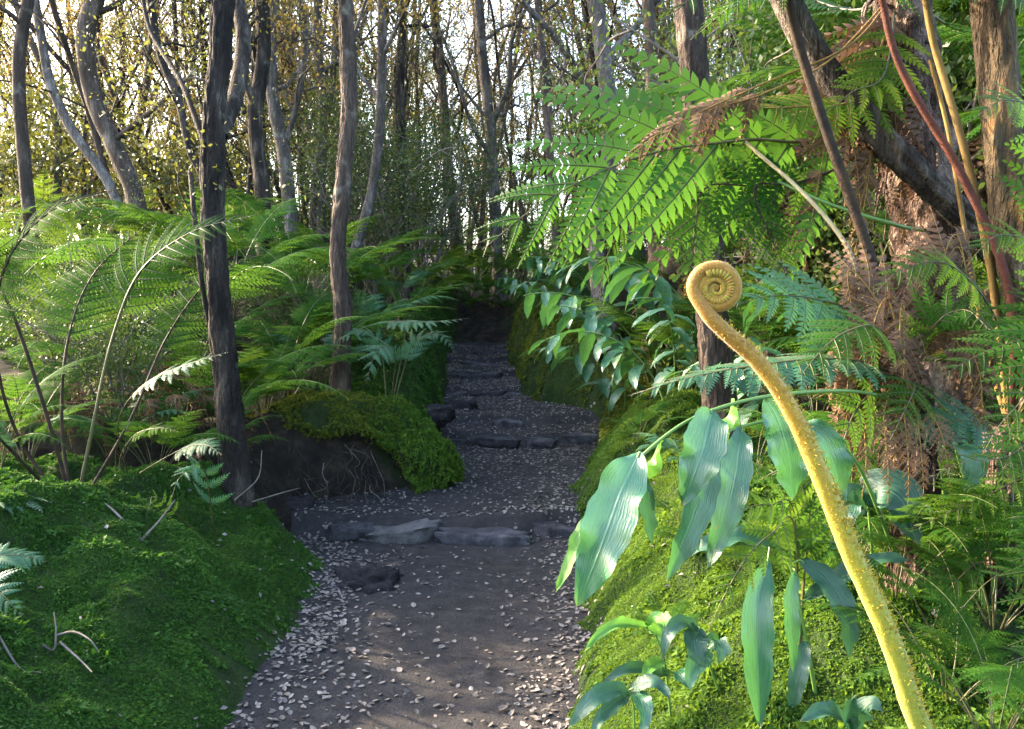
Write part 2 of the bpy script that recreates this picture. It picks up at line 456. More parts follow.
def tube(g, c, rad, k=8, mat=0, rough=0, rnd=.5, cap=True, freq=5.0, furrow=0):
    c = np.asarray(c, float); n = len(c)
    rad = np.broadcast_to(np.asarray(rad, float), (n,))
    T = unit(np.gradient(c, axis=0))
    a = np.array([1.0, 0, 0]) if abs(T[0][0]) < .8 else np.array([0, 1.0, 0])
    N = np.zeros_like(T); nn = unit(a - T[0] * a.dot(T[0]))
    for i in range(n):
        nn = unit(nn - T[i] * nn.dot(T[i])); N[i] = nn
    B = np.cross(T, N)
    th = np.arange(k) / k * 2 * math.pi
    r = np.repeat(rad[:, None], k, 1)
    if rough:
        s = np.concatenate([[0], np.cumsum(np.linalg.norm(np.diff(c, axis=0), axis=1))])[:, None]
        o = float(c[0].sum() * 3.1)
        r = r * (1 + rough * ((vn(np.cos(th)[None] * 2.3 + o, s * freq) + vn(np.sin(th)[None] * 2.3 + o + 9, s * freq + 4)) - 1)
                 + rough * .6 * (vn(th[None] * 3.0 + o, s * freq * 2.5) - .5))
    if furrow:
        q = np.abs(vn(th[None] * 3.2 + o * .7 + 3 * vn(s * 5, th[None] * .8), s * 5.5 + 2 * vn(th[None] * 2, s * 3)) - .5) * 2
        q2 = np.abs(vn(th[None] * 6.5 + o, s * 14) - .5) * 2
        r = r * (1 + furrow * (np.minimum(q * 2.2, 1) * .7 + np.minimum(q2 * 2, 1) * .3 - .6))
    v = c[:, None] + r[..., None] * (np.cos(th)[None, :, None] * N[:, None] + np.sin(th)[None, :, None] * B[:, None])
    idx = np.arange(n * k).reshape(n, k); nx = np.roll(idx, -1, 1)
    f = np.stack([idx[:-1], nx[:-1], nx[1:], idx[1:]], -1).reshape(-1, 4)
    v = v.reshape(-1, 3)
    rr = np.broadcast_to(rnd, (n,)) if np.ndim(rnd) else np.full(n, rnd)
    g.add(v, f, mat, np.repeat(rr, k))
    if cap:
        top = np.vstack([v[idx[-1]], c[-1] + T[-1] * rad[-1] * .3])
        g.add(top, np.stack([np.arange(k), (np.arange(k) + 1) % k, np.full(k, k)], -1), mat, rr[-1])


def frond(g, c, up, t0=.3, npin=20, plen=.3, fwd=.35, nn=14, plw=.24, droop=.25, pdroop=.15, ribs=True, mat=0, rmat=1, rr=.004,
          fill=.42, miss=0.0, shape='tri', curl=0.0, sides=(-1, 1), rg=None):
    """bipinnate fern blade along curve c; rachis and midribs use rmat, pinnules mat"""
    rg = rg or rng
    c, Ltot = even(np.asarray(c, float)); n = len(c)
    T = unit(np.gradient(c, axis=0))
    U = np.broadcast_to(np.asarray(up, float), c.shape)
    S = unit(np.cross(T, U)); N = np.cross(S, T)
    i0 = int(t0 * (n - 1))
    if rr:
        w = np.linspace(1, .18, n - i0)
        tube(g, c[i0:], rr * w, 5, rmat, cap=False)
    u = (np.arange(npin) + .5) / npin
    u = u ** .92
    for sd in sides:
        us = np.clip(u + rg.uniform(-.3, .3, npin) / npin, 0.005, .995)
        keep = rg.random(npin) >= miss
        us = us[keep]; m = len(us)
        t = (t0 + (1 - t0) * us) * (n - 1)
        i = np.minimum(t.astype(int), n - 2); fr = (t - i)[:, None]
        p0 = c[i] * (1 - fr) + c[i + 1] * fr
        Tt, Ss, Nn = T[i], S[i] * sd, N[i]
        if shape == 'tri':
            pr = np.minimum(1, .62 + us * 1.3) * (1 - us) ** .85 * 1.22
        else:
            pr = np.minimum(1, .35 + us * 2.2) * (1 - us ** 2.2) ** .9
        pr = np.clip(pr, .05, 1.05)
        l = plen * pr * rg.uniform(.88, 1.08, m)
        fa = fwd + .45 * us + rg.uniform(-.07, .07, m)
        D = unit(np.cos(fa)[:, None] * Ss + np.sin(fa)[:, None] * Tt + rg.uniform(-.12, .12, (m, 1)) * Nn)
        dr = droop * rg.uniform(.6, 1.4, m)
        cu = curl * rg.uniform(-1, 1, m)
        v = (np.arange(nn) + .6) / nn
        V = np.concatenate([[0], v, [1.0]])

        def pt(vv):
            vv = vv[None, :, None]
            ll = l[:, None, None]
            return p0[:, None] + D[:, None] * ll * vv - Nn[:, None] * (dr[:, None, None] * ll * vv ** 2) + Tt[:, None] * ((.14 + cu[:, None, None]) * ll * vv ** 2)
        q = pt(v); e = 1e-3
        tang = unit(pt(v + e) - q)
        Bn = unit(np.cross(tang, np.broadcast_to(Nn[:, None], tang.shape)))
        Nq = np.cross(Bn, tang)
        sp = l[:, None] / nn
        prof = np.minimum(1, .72 + 1.6 * v) * (1 - v ** 1.5) ** .8
        ql = plw * l[:, None] * np.clip(prof, .1, 1)[None]
        for s2 in (-1, 1):
            rl = ql * rg.uniform(.85, 1.12, ql.shape)
            ang = .30 + .35 * v[None] + rg.uniform(-.1, .1, ql.shape)
            E = unit(np.cos(ang)[..., None] * Bn * s2 + np.sin(ang)[..., None] * tang)
            hw = (sp * fill)[..., None] * tang * np.ones_like(rl)[..., None]
            dn = -Nq * (pdroop * rl)[..., None]
            E2 = E * rl[..., None]
            a = q - hw; b = q + hw
            cc = q + E2 * .55 + hw * .80 + dn * .25; d_ = q + E2 * .55 - hw * .72 + dn * .25
            tip = q + E2 + hw * .35 + dn
            vv = np.stack([a, b, cc, d_, tip], 2).reshape(-1, 3)
            kq = rl.size
            base = np.arange(kq)[:, None] * 5
            rnd = np.repeat(np.repeat(rg.random(m), nn), 5)
            if s2 == 1:
                f4 = base + np.array([0, 1, 2, 3]); f3 = base + np.array([3, 2, 4])
            else:
                f4 = base + np.array([1, 0, 3, 2]); f3 = base + np.array([2, 3, 4])
            g.add(vv, f4, mat, rnd)
            g.f.append(f3 + g.n - len(vv)); g.m.append(np.full(len(f3), mat, np.int32))
        if ribs:
            Q = pt(V)
            wd = np.linspace(1, .25, len(V))[None, :, None] * (rr * .42)
            tg = unit(pt(V + e) - Q); bb = unit(np.cross(tg, np.broadcast_to(Nn[:, None], tg.shape))); nq = np.cross(bb, tg)
            k = len(V)
            A = Q - bb * wd; Bv = Q + bb * wd; Cv = Q + nq * wd * 1.2
            Dv = Q - nq * wd * 1.2
            vv = np.stack([A, Cv, Bv, Dv], 2)
            idx = np.arange(m * k * 4).reshape(m, k, 4)
            fs = []
            for x0 in range(4):
                x1 = (x0 + 1) % 4
                fs.append(np.stack([idx[:, :-1, x0], idx[:, :-1, x1], idx[:, 1:, x1], idx[:, 1:, x0]], -1).reshape(-1, 4))
            g.add(vv.reshape(-1, 3), np.concatenate(fs), rmat)


def leaf(g, c, up, w, nu=6, fold=.25, wave=.05, mat=0, rnd=None, ph=0.0, tear=0, thick=.0012):
    """broad leaf with a keel and a wavy margin along curve c, a thin two-sided slab"""
    c, L = even(np.asarray(c, float)); n = len(c); w = w * .88
    T = unit(np.gradient(c, axis=0)); S = unit(np.cross(T, np.broadcast_to(np.asarray(up, float), c.shape))); N = np.cross(S, T)
    v = np.linspace(0, 1, n)
    W = w * np.clip((v + .004) ** .62 * (1 - v) ** .85 * 2.45 * (1 + .05 * np.sin(v * 23 + ph) + .04 * np.sin(v * 41 + ph * 3)), 0.03, 1) * .56
    u = np.linspace(-1, 1, nu * 2 + 1)
    au = np.abs(u)
    wv = np.sin(v[:, None] * 17 + ph + np.sign(u)[None] * 1.3) + .6 * np.sin(v[:, None] * 31 + ph * 2 + u[None] * 2)
    X = c[:, None] + S[:, None] * (W[:, None] * (u * (1 - .12 * au))[None])[..., None] \
        + N[:, None] * (W[:, None] * (fold * au ** 1.3)[None] + w * wave * wv * (au ** 1.5)[None])[..., None]
    m = len(u)
    idx = np.arange(n * m).reshape(n, m)
    f = np.stack([idx[:-1, :-1], idx[:-1, 1:], idx[1:, 1:], idx[1:, :-1]], -1).reshape(-1, 4)
    uv = np.stack(np.broadcast_arrays(u[None], v[:, None]), -1).reshape(-1, 2)
    g.add(X.reshape(-1, 3), f, mat, rng.random() if rnd is None else rnd, uv)


def rock(sx, sy, sz, seed, flat=.6, mat='stone', amp=.3):
    n, m = 26, 40
    th = np.linspace(0, math.pi, n)[:, None]; ph = (np.arange(m) / m * 2 * math.pi)[None]
    ex = .78
    f = lambda a: np.sign(a) * np.abs(a) ** ex
    x = f(np.sin(th)) * f(np.cos(ph)); y = f(np.sin(th)) * f(np.sin(ph)); z = f(np.cos(th)) * np.ones_like(ph)
    d = 1 + amp * (fbm(x * 1.6 + seed, y * 1.6 + z * 1.3 + seed * 2.1, 4)) + amp * .7 * fbm(x * 4 + seed + z, y * 4 - z * 2, 3)
    v = np.stack([x * d * sx, y * d * sy, np.minimum(z, flat + .25 * (z - flat)) * d * sz], -1)
    v[..., 2] += sz * .12 * fbm(x * 2 + seed * 3, y * 2, 3)
    g = Geo()
    idx = np.arange(n * m).reshape(n, m); nx = np.roll(idx, -1, 1)
    g.add(v.reshape(-1, 3), np.stack([idx[:-1], idx[1:], nx[1:], nx[:-1]], -1).reshape(-1, 4))
    return g.mesh('rock', [M[mat]])


def tufts(g, p, nrm, size, nb=5, mat=0, spread=.9, wid=.2):
    n = len(p)
    size = np.broadcast_to(size, (n,))
    rn = rng.random(n)
    for b in range(nb):
        d = unit(nrm * .75 + rng.normal(0, spread * .6, (n, 3)))
        side = unit(np.cross(d, rng.normal(0, 1, (n, 3))))
        s = (size * rng.uniform(.6, 1.25, n))[:, None]
        a = p - side * s * wid * .35; bb = p + side * s * wid * .35
        mid = p + d * s * .55
        c1 = mid + side * s * wid; c2 = mid - side * s * wid
        tip = p + unit(d - np.array([0, 0, .45])) * s
        v = np.stack([a, bb, c1, c2, tip], 1).reshape(-1, 3)
        base = np.arange(n)[:, None] * 5
        g.add(v, base + np.array([0, 1, 2, 3]), mat, np.repeat(rn, 5))
        f3 = base + np.array([3, 2, 4])
        g.f.append(f3 + g.n - len(v)); g.m.append(np.full(n, mat, np.int32))


# ---------------------------------------------------------------- moss on the banks
def moss_patch(side, y0, y1, s0, s1, n, size, nb, mat, name, label, clear=None):
    y = y0 + (y1 - y0) * rng.random(n) ** 1.15
    s = s0 + (s1 - s0) * rng.random(n)
    x = (Lx(y) - s) if side < 0 else (Rx(y) + s)
    ok = fbm(x * 2.2 + 8, y * 2.2 + side, 3) > -.62 + .2 * rng.normal(0, 1, n)
    ok &= s > .30 * vn(y * 5, 2.0 + side) * vn(y * 17, 5.0) - .05
    ok &= vn(x * 6 + 40, y * 6) > .08 + .07 * rng.normal(0, 1, n)
    x, y, s = x[ok], y[ok], s[ok]
    p = np.stack([x, y, gz(x, y) - .001], -1)
    g = Geo(); cl = np.clip(vn(x * 9, y * 9 + 3) * 1.5 - .1, .5, 1.15); big = np.where(rng.random(len(x)) < .03, 1.8, 1.0)
    tufts(g, p, gnormal(x, y), size * cl * big * rng.uniform(.7, 1.5, len(x)), nb)
    tag(put(name, g.mesh(name, [M[mat]], smooth=False)), label, 'moss', kind='stuff')


moss_patch(1, 1.7, 7.3, -.04, 1.15, 150000, .0155, 5, 'moss', 'moss', 'feathery moss in a light-brightened green covering the right bank below the ginger leaves')
moss_patch(-1, 2.0, 4.85, -.06, 1.75, 140000, .0165, 5, 'moss_shade', 'moss', 'moss in a shade-deepened green carpeting the near left bank')
moss_patch(1, .6, 4.2, .6, 2.4, 60000, .016, 5, 'moss_shade', 'moss', 'thin moss in a shade-darkened green over the shaded earth beneath the dead fronds')
moss_patch(1, 7.0, 13, 0, 1.0, 14000, .035, 5, 'moss_gold', 'moss', 'yellowish moss hanging on the steep far right bank')
moss_patch(-1, 6.3, 13, 0, 1.0, 16000, .035, 5, 'moss_shade', 'moss', 'moss in a shade-darkened green on the steep far left bank beside the steps')


# ---------------------------------------------------------------- fallen leaves on the path
def litter(n):
    y = np.where(rng.random(n) < .5, 2 + 3.3 * rng.random(n), 5.15 + 7.0 * rng.random(n) ** 1.1)
    m = rng.random(n)
    edge = np.abs(m - .5) * 2
    keep = rng.random(n) < (.07 + .9 * edge ** 2.0) * (.15 + 1.2 * vn(y * 1.7, m * 3) ** 1.5) + (.35 * (y > 5.15)) + (.35 * (y > 6.8))
    keep |= (m < .16) & (y > 3.2) & (y < 5.1) & (rng.random(n) < .9)
    keep |= (rng.random(n) < .07) & (y < 3.6)
    y, m = y[keep], m[keep]
    x = Lx(y) * (1 - m) + Rx(y) * m + rng.normal(0, .03, len(y))
    k = len(y)
    L = rng.uniform(.013, .033, k) * np.where(rng.random(k) < .12, 1.4, 1); W = L * rng.uniform(.2, .37, k)
    z = gz(x, y) + .003 + rng.random(k) ** 2 * .012
    nr = unit(gnormal(x, y) + rng.normal(0, .22, (k, 3)))
    a = rng.uniform(0, 2 * math.pi, k)
    d = np.stack([np.cos(a), np.sin(a), 0 * a], -1); d = unit(d - nr * (d * nr).sum(-1, keepdims=True)); s = np.cross(nr, d)
    p = np.stack([x, y, z], -1)
    cr = (rng.uniform(-.35, .5, k) * W)[:, None] * nr
    Lc, Wc = L[:, None], W[:, None]
    vs = [p - d * Lc * .5, p - d * Lc * .22 + s * Wc + cr, p + d * Lc * .2 + s * Wc * .9 + cr, p + d * Lc * .5 + cr * .4, p + d * Lc * .2 - s * Wc * .9 + cr, p - d * Lc * .22 - s * Wc + cr, p]
    v = np.stack(vs, 1).reshape(-1, 3)
    b = np.arange(k)[:, None] * 7
    g = Geo()
    g.add(v, b + np.array([0, 6, 2, 1][::-1]), 0, np.repeat(rng.random(k), 7))
    for q in ([6, 3, 2], ):
        g.f.append(b + np.array(q)); g.m.append(np.zeros(k, np.int32))
    g.f.append(b + np.array([0, 5, 4, 6][::-1])); g.m.append(np.zeros(k, np.int32))
    g.f.append(b + np.array([6, 4, 3][::-1])); g.m.append(np.zeros(k, np.int32))
    tag(put('fallen_leaves', g.mesh('fallen_leaves', [M['litter']], smooth=False)), 'small dry grey leaves scattered over the dark path', 'leaf litter', kind='stuff')


litter(17000)


def bank_litter(n):
    sd = np.where(rng.random(n) < .5, -1, 1); y = 1.3 + 7 * rng.random(n); q = .02 + 1.6 * rng.random(n) ** 1.6
    x = np.where(sd < 0, Lx(y) - q, Rx(y) + q)
    L = rng.uniform(.012, .032, n)[:, None]; W = L * rng.uniform(.22, .4, n)[:, None]
    p = np.stack([x, y, gz(x, y) + .012 + .012 * rng.random(n)], -1)
    nr = unit(gnormal(x, y) + rng.normal(0, .4, (n, 3))); a = rng.normal(0, 1, (n, 3)); d = unit(a - nr * (a * nr).sum(-1, keepdims=True)); t = np.cross(nr, d)
    v = np.stack([p - d * L * .5, p + t * W + nr * W * .3, p + d * L * .5, p - t * W + nr * W * .3], 1).reshape(-1, 3)
    g = Geo(); g.add(v, np.arange(n)[:, None] * 4 + np.array([0, 3, 2, 1]), 0, np.repeat(rng.random(n), 4))
    tag(put('fallen_leaves', g.mesh('fallen_leaves', [M['litter']], smooth=False)), 'odd dry leaves caught in the moss of the banks', 'leaf litter', kind='stuff')


bank_litter(420)

# ---------------------------------------------------------------- stones of the steps
STONES = [  # px, py, depth, half sizes, pale, label
    (397, 524, 5.18, (.27, .15, .075), 'stone_pale', 'broad pale grey flat stone at the left end of the nearest step'),
    (480, 530, 5.12, (.31, .11, .075), 'stone', 'long dark stone in the middle of the nearest step'),
    (560, 520, 5.22, (.22, .12, .065), 'stone', 'slate grey stone at the right end of the nearest step'),
    (352, 528, 5.12, (.13, .10, .06), 'stone', 'small dark stone left of the broad pale step stone'),
    (452, 437, 7.62, (.20, .12, .05), 'stone', 'low dark stone at the left end of the second step'),
    (497, 438, 7.58, (.22, .10, .05), 'stone', 'ragged stone second from left on the second step'),
    (540, 434, 7.62, (.16, .12, .05), 'stone', 'small stone in the middle right of the second step'),
    (580, 428, 7.75, (.26, .12, .055), 'stone', 'long stone at the right end of the second step'),
    (462, 420, 8.1, (.19, .14, .07), 'stone', 'rounded dark stone at the left end of the third step'),
    (507, 421, 8.1, (.15, .13, .07), 'stone', 'rounded stone in the middle of the third step'),
    (552, 417, 8.2, (.20, .13, .06), 'stone', 'flat stone right of the middle of the third step'),
    (457, 392, 9.45, (.12, .1, .05), 'stone', 'small stone at the left of the fourth step'),
    (489, 390, 9.5, (.20, .12, .06), 'stone', 'wide dark stone in the middle of the fourth step'),
    (512, 388, 9.5, (.13, .1, .055), 'stone', 'stone at the right end of the fourth step'),
    (461, 374, 10.4, (.14, .11, .06), 'stone', 'dark stone at the left of the fifth step'),
    (485, 374, 10.45, (.22, .12, .065), 'stone', 'broad dark stone right of centre on the fifth step'),
    (475, 361, 11.2, (.30, .12, .05), 'stone', 'long thin stone edging the sixth step'),
    (484, 352, 11.9, (.16, .12, .06), 'stone', 'small stone in the topmost step'),
    (500, 350, 11.95, (.17, .12, .08), 'stone', 'thick dark stone at the right of the topmost step'),
]
for i, (px, py, d, (a, b, c), mt, lab) in enumerate(STONES):
    p = P(px, py, d)
    z = float(pz(p[1] + .12))
    o = put('step_stone', rock(a, b, c + .03, i * 3.7 + 1, .35, mt), None, (p[0], p[1], z - c - .042 + rng.uniform(-.025, .012)), (rng.uniform(-.16, .1), rng.uniform(-.12, .12), rng.uniform(-.4, .4)))
    tag(o, lab, 'stone', 'stones edging the path steps')
p = P(368, 572, 4.35)
tag(put('lava_rock', rock(.21, .15, .11, 5.5, .8, 'cinder', .6), None, (p[0], p[1], -.075), (.1, 0, .2)), 'rough black cinder lump embedded in the left side of the path', 'rock')
for (px, py, d, s, lab) in ((290, 508, 5.35, .16, 'dark rock in the hollow between the left bank and the root mound'), (428, 440, 7.4, .22, 'dark mossless rock at the left foot of the second step'),
                            (452, 408, 8.6, .26, 'dark earth-coloured boulder on the left edge above the third step')):
    p = P(px, py, d); q = ground_at(p, .03)
    tag(put('lava_rock', rock(s, s * .7, s * .5, px * .1, .6, 'cinder', .3), None, q), lab, 'rock')

# ---------------------------------------------------------------- root mound left of the path
mb = np.array([-1.34, 6.0, .04])
mound = empty('root_mound', mb)
tag(mound, 'moss-topped mound with bare black roots on its undercut face beside the path', 'mound')
n, m = 60, 90
th = np.linspace(.02, math.pi * .62, n)[:, None]; ph = (np.arange(m) / m * 2 * math.pi)[None]
dx, dy, dz = np.sin(th) * np.cos(ph), np.sin(th) * np.sin(ph), np.cos(th) * np.ones_like(ph)
dd = 1 + .22 * fbm(dx * 1.7 + 4, dy * 1.7 + dz, 4) + .11 * fbm(dx * 4.5, dy * 4.5 + dz * 4, 3) + .04 * fbm(dx * 12, dy * 12 + dz * 9, 2)
Xm = mb[0] + dx * dd * .86; Ym = mb[1] + dy * dd * .66; Zm = mb[2] + .04 + dz * dd * .64
under = np.clip((-dy) * 2.4 - .35 - .9 * np.clip(dz - .55, 0, 1) * 2 - np.clip(dx - .2, 0, 1) * 1.5, 0, 1) * np.clip(1 - (dz - .45) * 3, 0, 1)
Ym = Ym + under * (.34 * (1.0 + .5 * fbm(dx * 5, dz * 5, 3)) + .09 * fbm(dx * 16, dz * 16, 3))
Zm = np.where(th > math.pi * .5, Zm - (th - math.pi * .5) * .3, Zm)
idx = np.arange(n * m).reshape(n, m); nx = np.roll(idx, -1, 1)
g = Geo(); mv = np.stack([Xm, Ym, Zm], -1)
g.add(mv.reshape(-1, 3), np.stack([idx[:-1], idx[1:], nx[1:], nx[:-1]], -1).reshape(-1, 4), 0, np.clip(.8 - under * 1.2, 0, 1).ravel())
part('body', g, [M['soil']], mound)
# moss coat on the mound
gu = unit(np.cross(np.gradient(mv, axis=1), np.gradient(mv, axis=0)))
gu = np.where(((mv - mb) * gu).sum(-1, keepdims=True) < 0, -gu, gu)
wgt = (np.sin(th) * np.ones_like(ph) * (under < .3 + .5 * fbm(dx * 5 + 2, dz * 6 + dy * 3, 3)) * (dz > -.3) * (fbm(dx * 3, dy * 3 + dz * 2, 3) > -.5)).ravel(); wgt = wgt / wgt.sum()
pick = rng.choice(n * m, 24000, p=wgt)
pp = mv.reshape(-1, 3)[pick] + rng.normal(0, .012, (len(pick), 3)); pn = gu.reshape(-1, 3)[pick]
g = Geo(); east = (pp[:, 0] - mb[0]) > .38 + .15 * rng.normal(0, 1, len(pp))
tufts(g, pp[~east], pn[~east], .022, 5, 0); tufts(g, pp[east], pn[east], .024, 5, 1)
mo = part('moss_coat', g, [M['moss_gold'], M['moss']], mound, smooth=False); mo['kind'] = 'stuff'
for k in range(80):
    x0 = rng.uniform(-.85, .42); zt = rng.uniform(.22, .58)
    a = np.array([mb[0] + x0, mb[1] - .66 + .3 * abs(x0) + rng.uniform(-.03, .05), zt])
    pts = [a]
    for j in range(5):
        a = a + np.array([rng.normal(0, .055), rng.uniform(-.05, .045), -rng.uniform(.03, .13)]); a[2] = max(a[2], .06); pts.append(a)
    g = Geo(); tube(g, spline(pts, 22), np.linspace(1, .3, 22) * rng.uniform(.0012, .0042), 5)
    part('root', g, [M['root'] if k % 6 else M['twig']], mound)

# ---------------------------------------------------------------- trees
def add_limb(g, p0, d, L, r, tips, twigs=5, wig=.22, mat=0, lev=1):
    pts = [p0]; dcur = unit(d); nseg = 6
    for j in range(nseg):
        dcur = unit(dcur + rng.normal(0, wig, 3) + np.array([0, 0, .06])); pts.append(pts[-1] + dcur * L / nseg)
    c = spline(pts, 20)
    tube(g, c, np.linspace(1, .3, 20) * r, 6 if r > .02 else 4, mat, cap=False)
    tips.append(c[-1])
    if lev:
        for j in range(twigs):
            i = rng.integers(6, 19)
            add_limb(g, c[i], unit(c[i] - c[i - 3]) + rng.normal(0, .75, 3) + np.array([0, 0, .15]), L * rng.uniform(.25, .55), r * .4, tips, 3 if lev > 1 else 0, wig * 1.2, mat, lev - 1)
    else:
        tips.append(c[12])


def leaves(g, tips, per, spread, size, mat=0):
    t = np.repeat(np.asarray(tips), per, 0); n = len(t)
    p = t + rng.normal(0, 1, (n, 3)) * spread * np.array([1, 1, .7])
    d = unit(rng.normal(0, 1, (n, 3)) + np.array([0, 0, -.2])); s = unit(np.cross(d, rng.normal(0, 1, (n, 3)))); nr = np.cross(d, s)
    L = (size * rng.uniform(.6, 1.3, n))[:, None]
    v = np.stack([p, p + d * L * .45 + s * L * .27 + nr * L * .06, p + d * L, p + d * L * .45 - s * L * .27 + nr * L * .06], 1).reshape(-1, 3)
    g.add(v, np.arange(n)[:, None] * 4 + np.array([0, 1, 2, 3]), mat, np.repeat(rng.random(n), 4))


def tree(pts, r0, r1, bark, label, nl=4, lz=(.45, 1), ll=(1.0, 2.0), per=34, lsize=.034, group=None, k=14, rough=.14, crown=True, name='forest_tree', lev=1, limbs=None,
         lspread=.17, lmat='treeleaf', world=True, ext=0, furrow=0):
    pts = [np.asarray(q, float) for q in pts]
    if ext:                                   # carry the trunk on above the frame
        d = unit(pts[-1] - pts[-2]) * .7 + np.array([0, 0, .3])
        for j in range(3): pts.append(pts[-1] + unit(d + rng.normal(0, .12, 3)) * ext / 3)
    base = pts[0] if world else np.zeros(3)
    root = empty(name, base)
    tag(root, label, 'tree', group)
    c, L = even(spline(pts, 70))
    fl = 1 + .55 * np.exp(-np.linspace(0, L, 70) / .22)
    g = Geo()
    if furrow:
        ct, _ = even(spline(pts, 420)); tube(g, ct, np.linspace(r0, r1, 420) * (1 + .55 * np.exp(-np.linspace(0, L, 420) / .22)), 64, rough=rough, furrow=furrow)
    else:
        tube(g, c, np.linspace(r0, r1, 70) * fl, k, rough=rough)
    part('trunk', g, [M[bark]], root)
    tips = [c[-1]]
    for j in range(nl):
        i = int(rng.uniform(*lz) * 68)
        a = rng.uniform(0, 2 * math.pi)
        g = Geo()
        add_limb(g, c[i], np.array([math.cos(a), math.sin(a), rng.uniform(.2, 1.1)]), rng.uniform(*ll), np.interp(i, [0, 69], [r0, r1]) * rng.uniform(.32, .55), tips, 5, lev=lev)
        part('limb', g, [M[bark]], root)
    for q in limbs or ():
        g = Geo(); cc = spline([P(*w) for w in q[0]], 40); tube(g, cc, np.linspace(q[1], q[2], 40), 9, rough=.12)
        tt = []
        for j in range(q[3] if len(q) > 3 else 0):
            i = rng.integers(10, 39); add_limb(g, cc[i], unit(cc[i] - cc[i - 3]) + rng.normal(0, .8, 3), rng.uniform(.4, 1.0), q[2] * .6, tt, 3)
        tips += tt
        part('limb', g, [M[bark]], root)
    if crown and per:
        g = Geo(); leaves(g, tips, per, lspread, lsize); part('crown', g, [M[lmat]], root)
    return root


def Q(l):
    return [P(*q) for q in l]


def based(l):
    """first point dropped to the ground under it"""
    q = Q(l); b = ground_at(q[0], .05)
    if q[0][2] > b[2] + .08:
        q.insert(0, b)
    else:
        q[0] = b
    return q


tree(based([(239, 488, 4.6), (229, 400, 4.6), (219, 300, 4.6), (212, 180, 4.6), (219, 60, 4.6), (226, -60, 4.6), (230, -170, 4.6)]), .066, .056, 'bark_dark',
     'dark rough-barked tree standing at the crest of the near left bank', 3, (.85, 1), (.8, 1.5), 12, ext=2.5, rough=.22, furrow=.22,
     limbs=[([(219, 135, 4.62), (236, 95, 4.8), (243, 40, 4.9), (236, -30, 5.0), (250, -120, 5.2)], .05, .04, 3), ([(214, 170, 4.6), (196, 120, 4.8), (180, 80, 5.0), (150, 30, 5.4), (140, -20, 5.6)], .02, .012, 4)])
tree(based([(340, 392, 6.2), (343, 320, 6.2), (338, 250, 6.2), (344, 180, 6.2), (349, 95, 6.2), (345, 0, 6.2), (343, -110, 6.2)]), .062, .048, 'bark_brown',
     'straight slim grey-brown tree rising from the ferns behind the root mound', 3, (.85, 1), (.8, 1.6), 14, ext=3, rough=.2, furrow=.2,
     limbs=[([(346, 60, 6.2), (356, 30, 6.3), (366, 0, 6.4), (380, -40, 6.5)], .016, .01, 3)])
tree(based([(226, 402, 4.8), (214, 345, 4.8), (203, 290, 4.8), (196, 232, 4.8), (190, 170, 4.9)]), .022, .014, 'bark_dark', 'thin dark leaning sapling stem against the left side of the rough dark tree', 1, (.8, 1), (.5, .8), 20, k=8)
tree(based([(142, 300, 9.5), (137, 205, 9.5), (112, 142, 9.5), (92, 90, 9.5), (85, 35, 9.4), (98, -8, 9.4), (118, -70, 9.4)]), .115, .09, 'bark_brown', 'thick grey-brown tree curving in an S shape left of the rough dark tree', 5, (.5, 1), (1, 2), 20, ext=2,
     limbs=[([(112, 142, 9.5), (140, 120, 9.3), (170, 95, 9), (196, 70, 8.8)], .035, .02, 4)])
tree(based([(150, 300, 11), (112, 190, 11), (72, 130, 11), (50, 82, 11), (40, 30, 11), (30, -30, 11)]), .075, .05, 'bark_grey', 'pale slender tree leaning far left behind the S shaped tree', 4, (.5, 1), (1, 2), 16, ext=1.5)
tree(based([(38, 290, 8.5), (23, 150, 8.5), (19, 60, 8.5), (28, 0, 8.5), (36, -60, 8.5)]), .07, .05, 'bark_brown', 'slim upright tree at the far left edge above the ferns', 5, (.4, 1), (.8, 1.8), 24, ext=2)
tree(based([(212, 300, 7.2), (206, 190, 7.2), (190, 150, 7.2), (177, 95, 7.2), (160, 55, 7.2), (150, 0, 7.2)]), .04, .028, 'bark_dark', 'thin crooked dark tree bending left behind the rough dark tree', 4, (.5, 1), (.6, 1.3), 26, ext=1)
tree(based([(268, 290, 10), (262, 190, 10), (255, 120, 10), (263, 60, 10), (262, 0, 10), (258, -60, 10)]), .10, .08, 'bark_dark', 'dark trunked tree half hidden just right of the rough dark tree', 4, (.5, 1), (1, 2), 22, ext=2,
     limbs=[([(256, 110, 10), (240, 60, 9.8), (242, 10, 9.7)], .05, .04, 3)])
tree(based([(296, 300, 11), (291, 220, 11), (283, 150, 11), (272, 90, 11), (270, 0, 11), (276, -60, 11)]), .10, .075, 'bark_grey', 'pale lichen-spotted tree between the dark trunk and the slim grey tree', 5, (.4, 1), (1, 2), 18, ext=2,
     limbs=[([(284, 150, 11), (300, 90, 10.8), (306, 30, 10.8)], .04, .03, 4)])
tree(based([(322, 290, 12), (321, 200, 12), (323, 100, 12), (317, 40, 12), (319, -40, 12)]), .075, .055, 'bark_grey', 'slim pale tree close to the left of the slim grey-brown tree', 4, (.4, 1), (1, 2), 18, ext=2)
tree(based([(407, 330, 12.5), (405, 240, 12.5), (402, 160, 12.5), (400, 80, 12.5), (404, 0, 12.5)]), .08, .06, 'bark_dark', 'dark thin tree right of the slim grey-brown tree among dark shrubs', 6, (.25, 1), (.8, 1.6), 34, ext=2)
tree(based([(459, 320, 15), (455, 240, 15), (447, 150, 15), (440, 60, 15), (430, -30, 15)]), .10, .07, 'bark_brown', 'brown tree rising behind the top of the path', 5, (.4, 1), (1, 2), 16, ext=2)
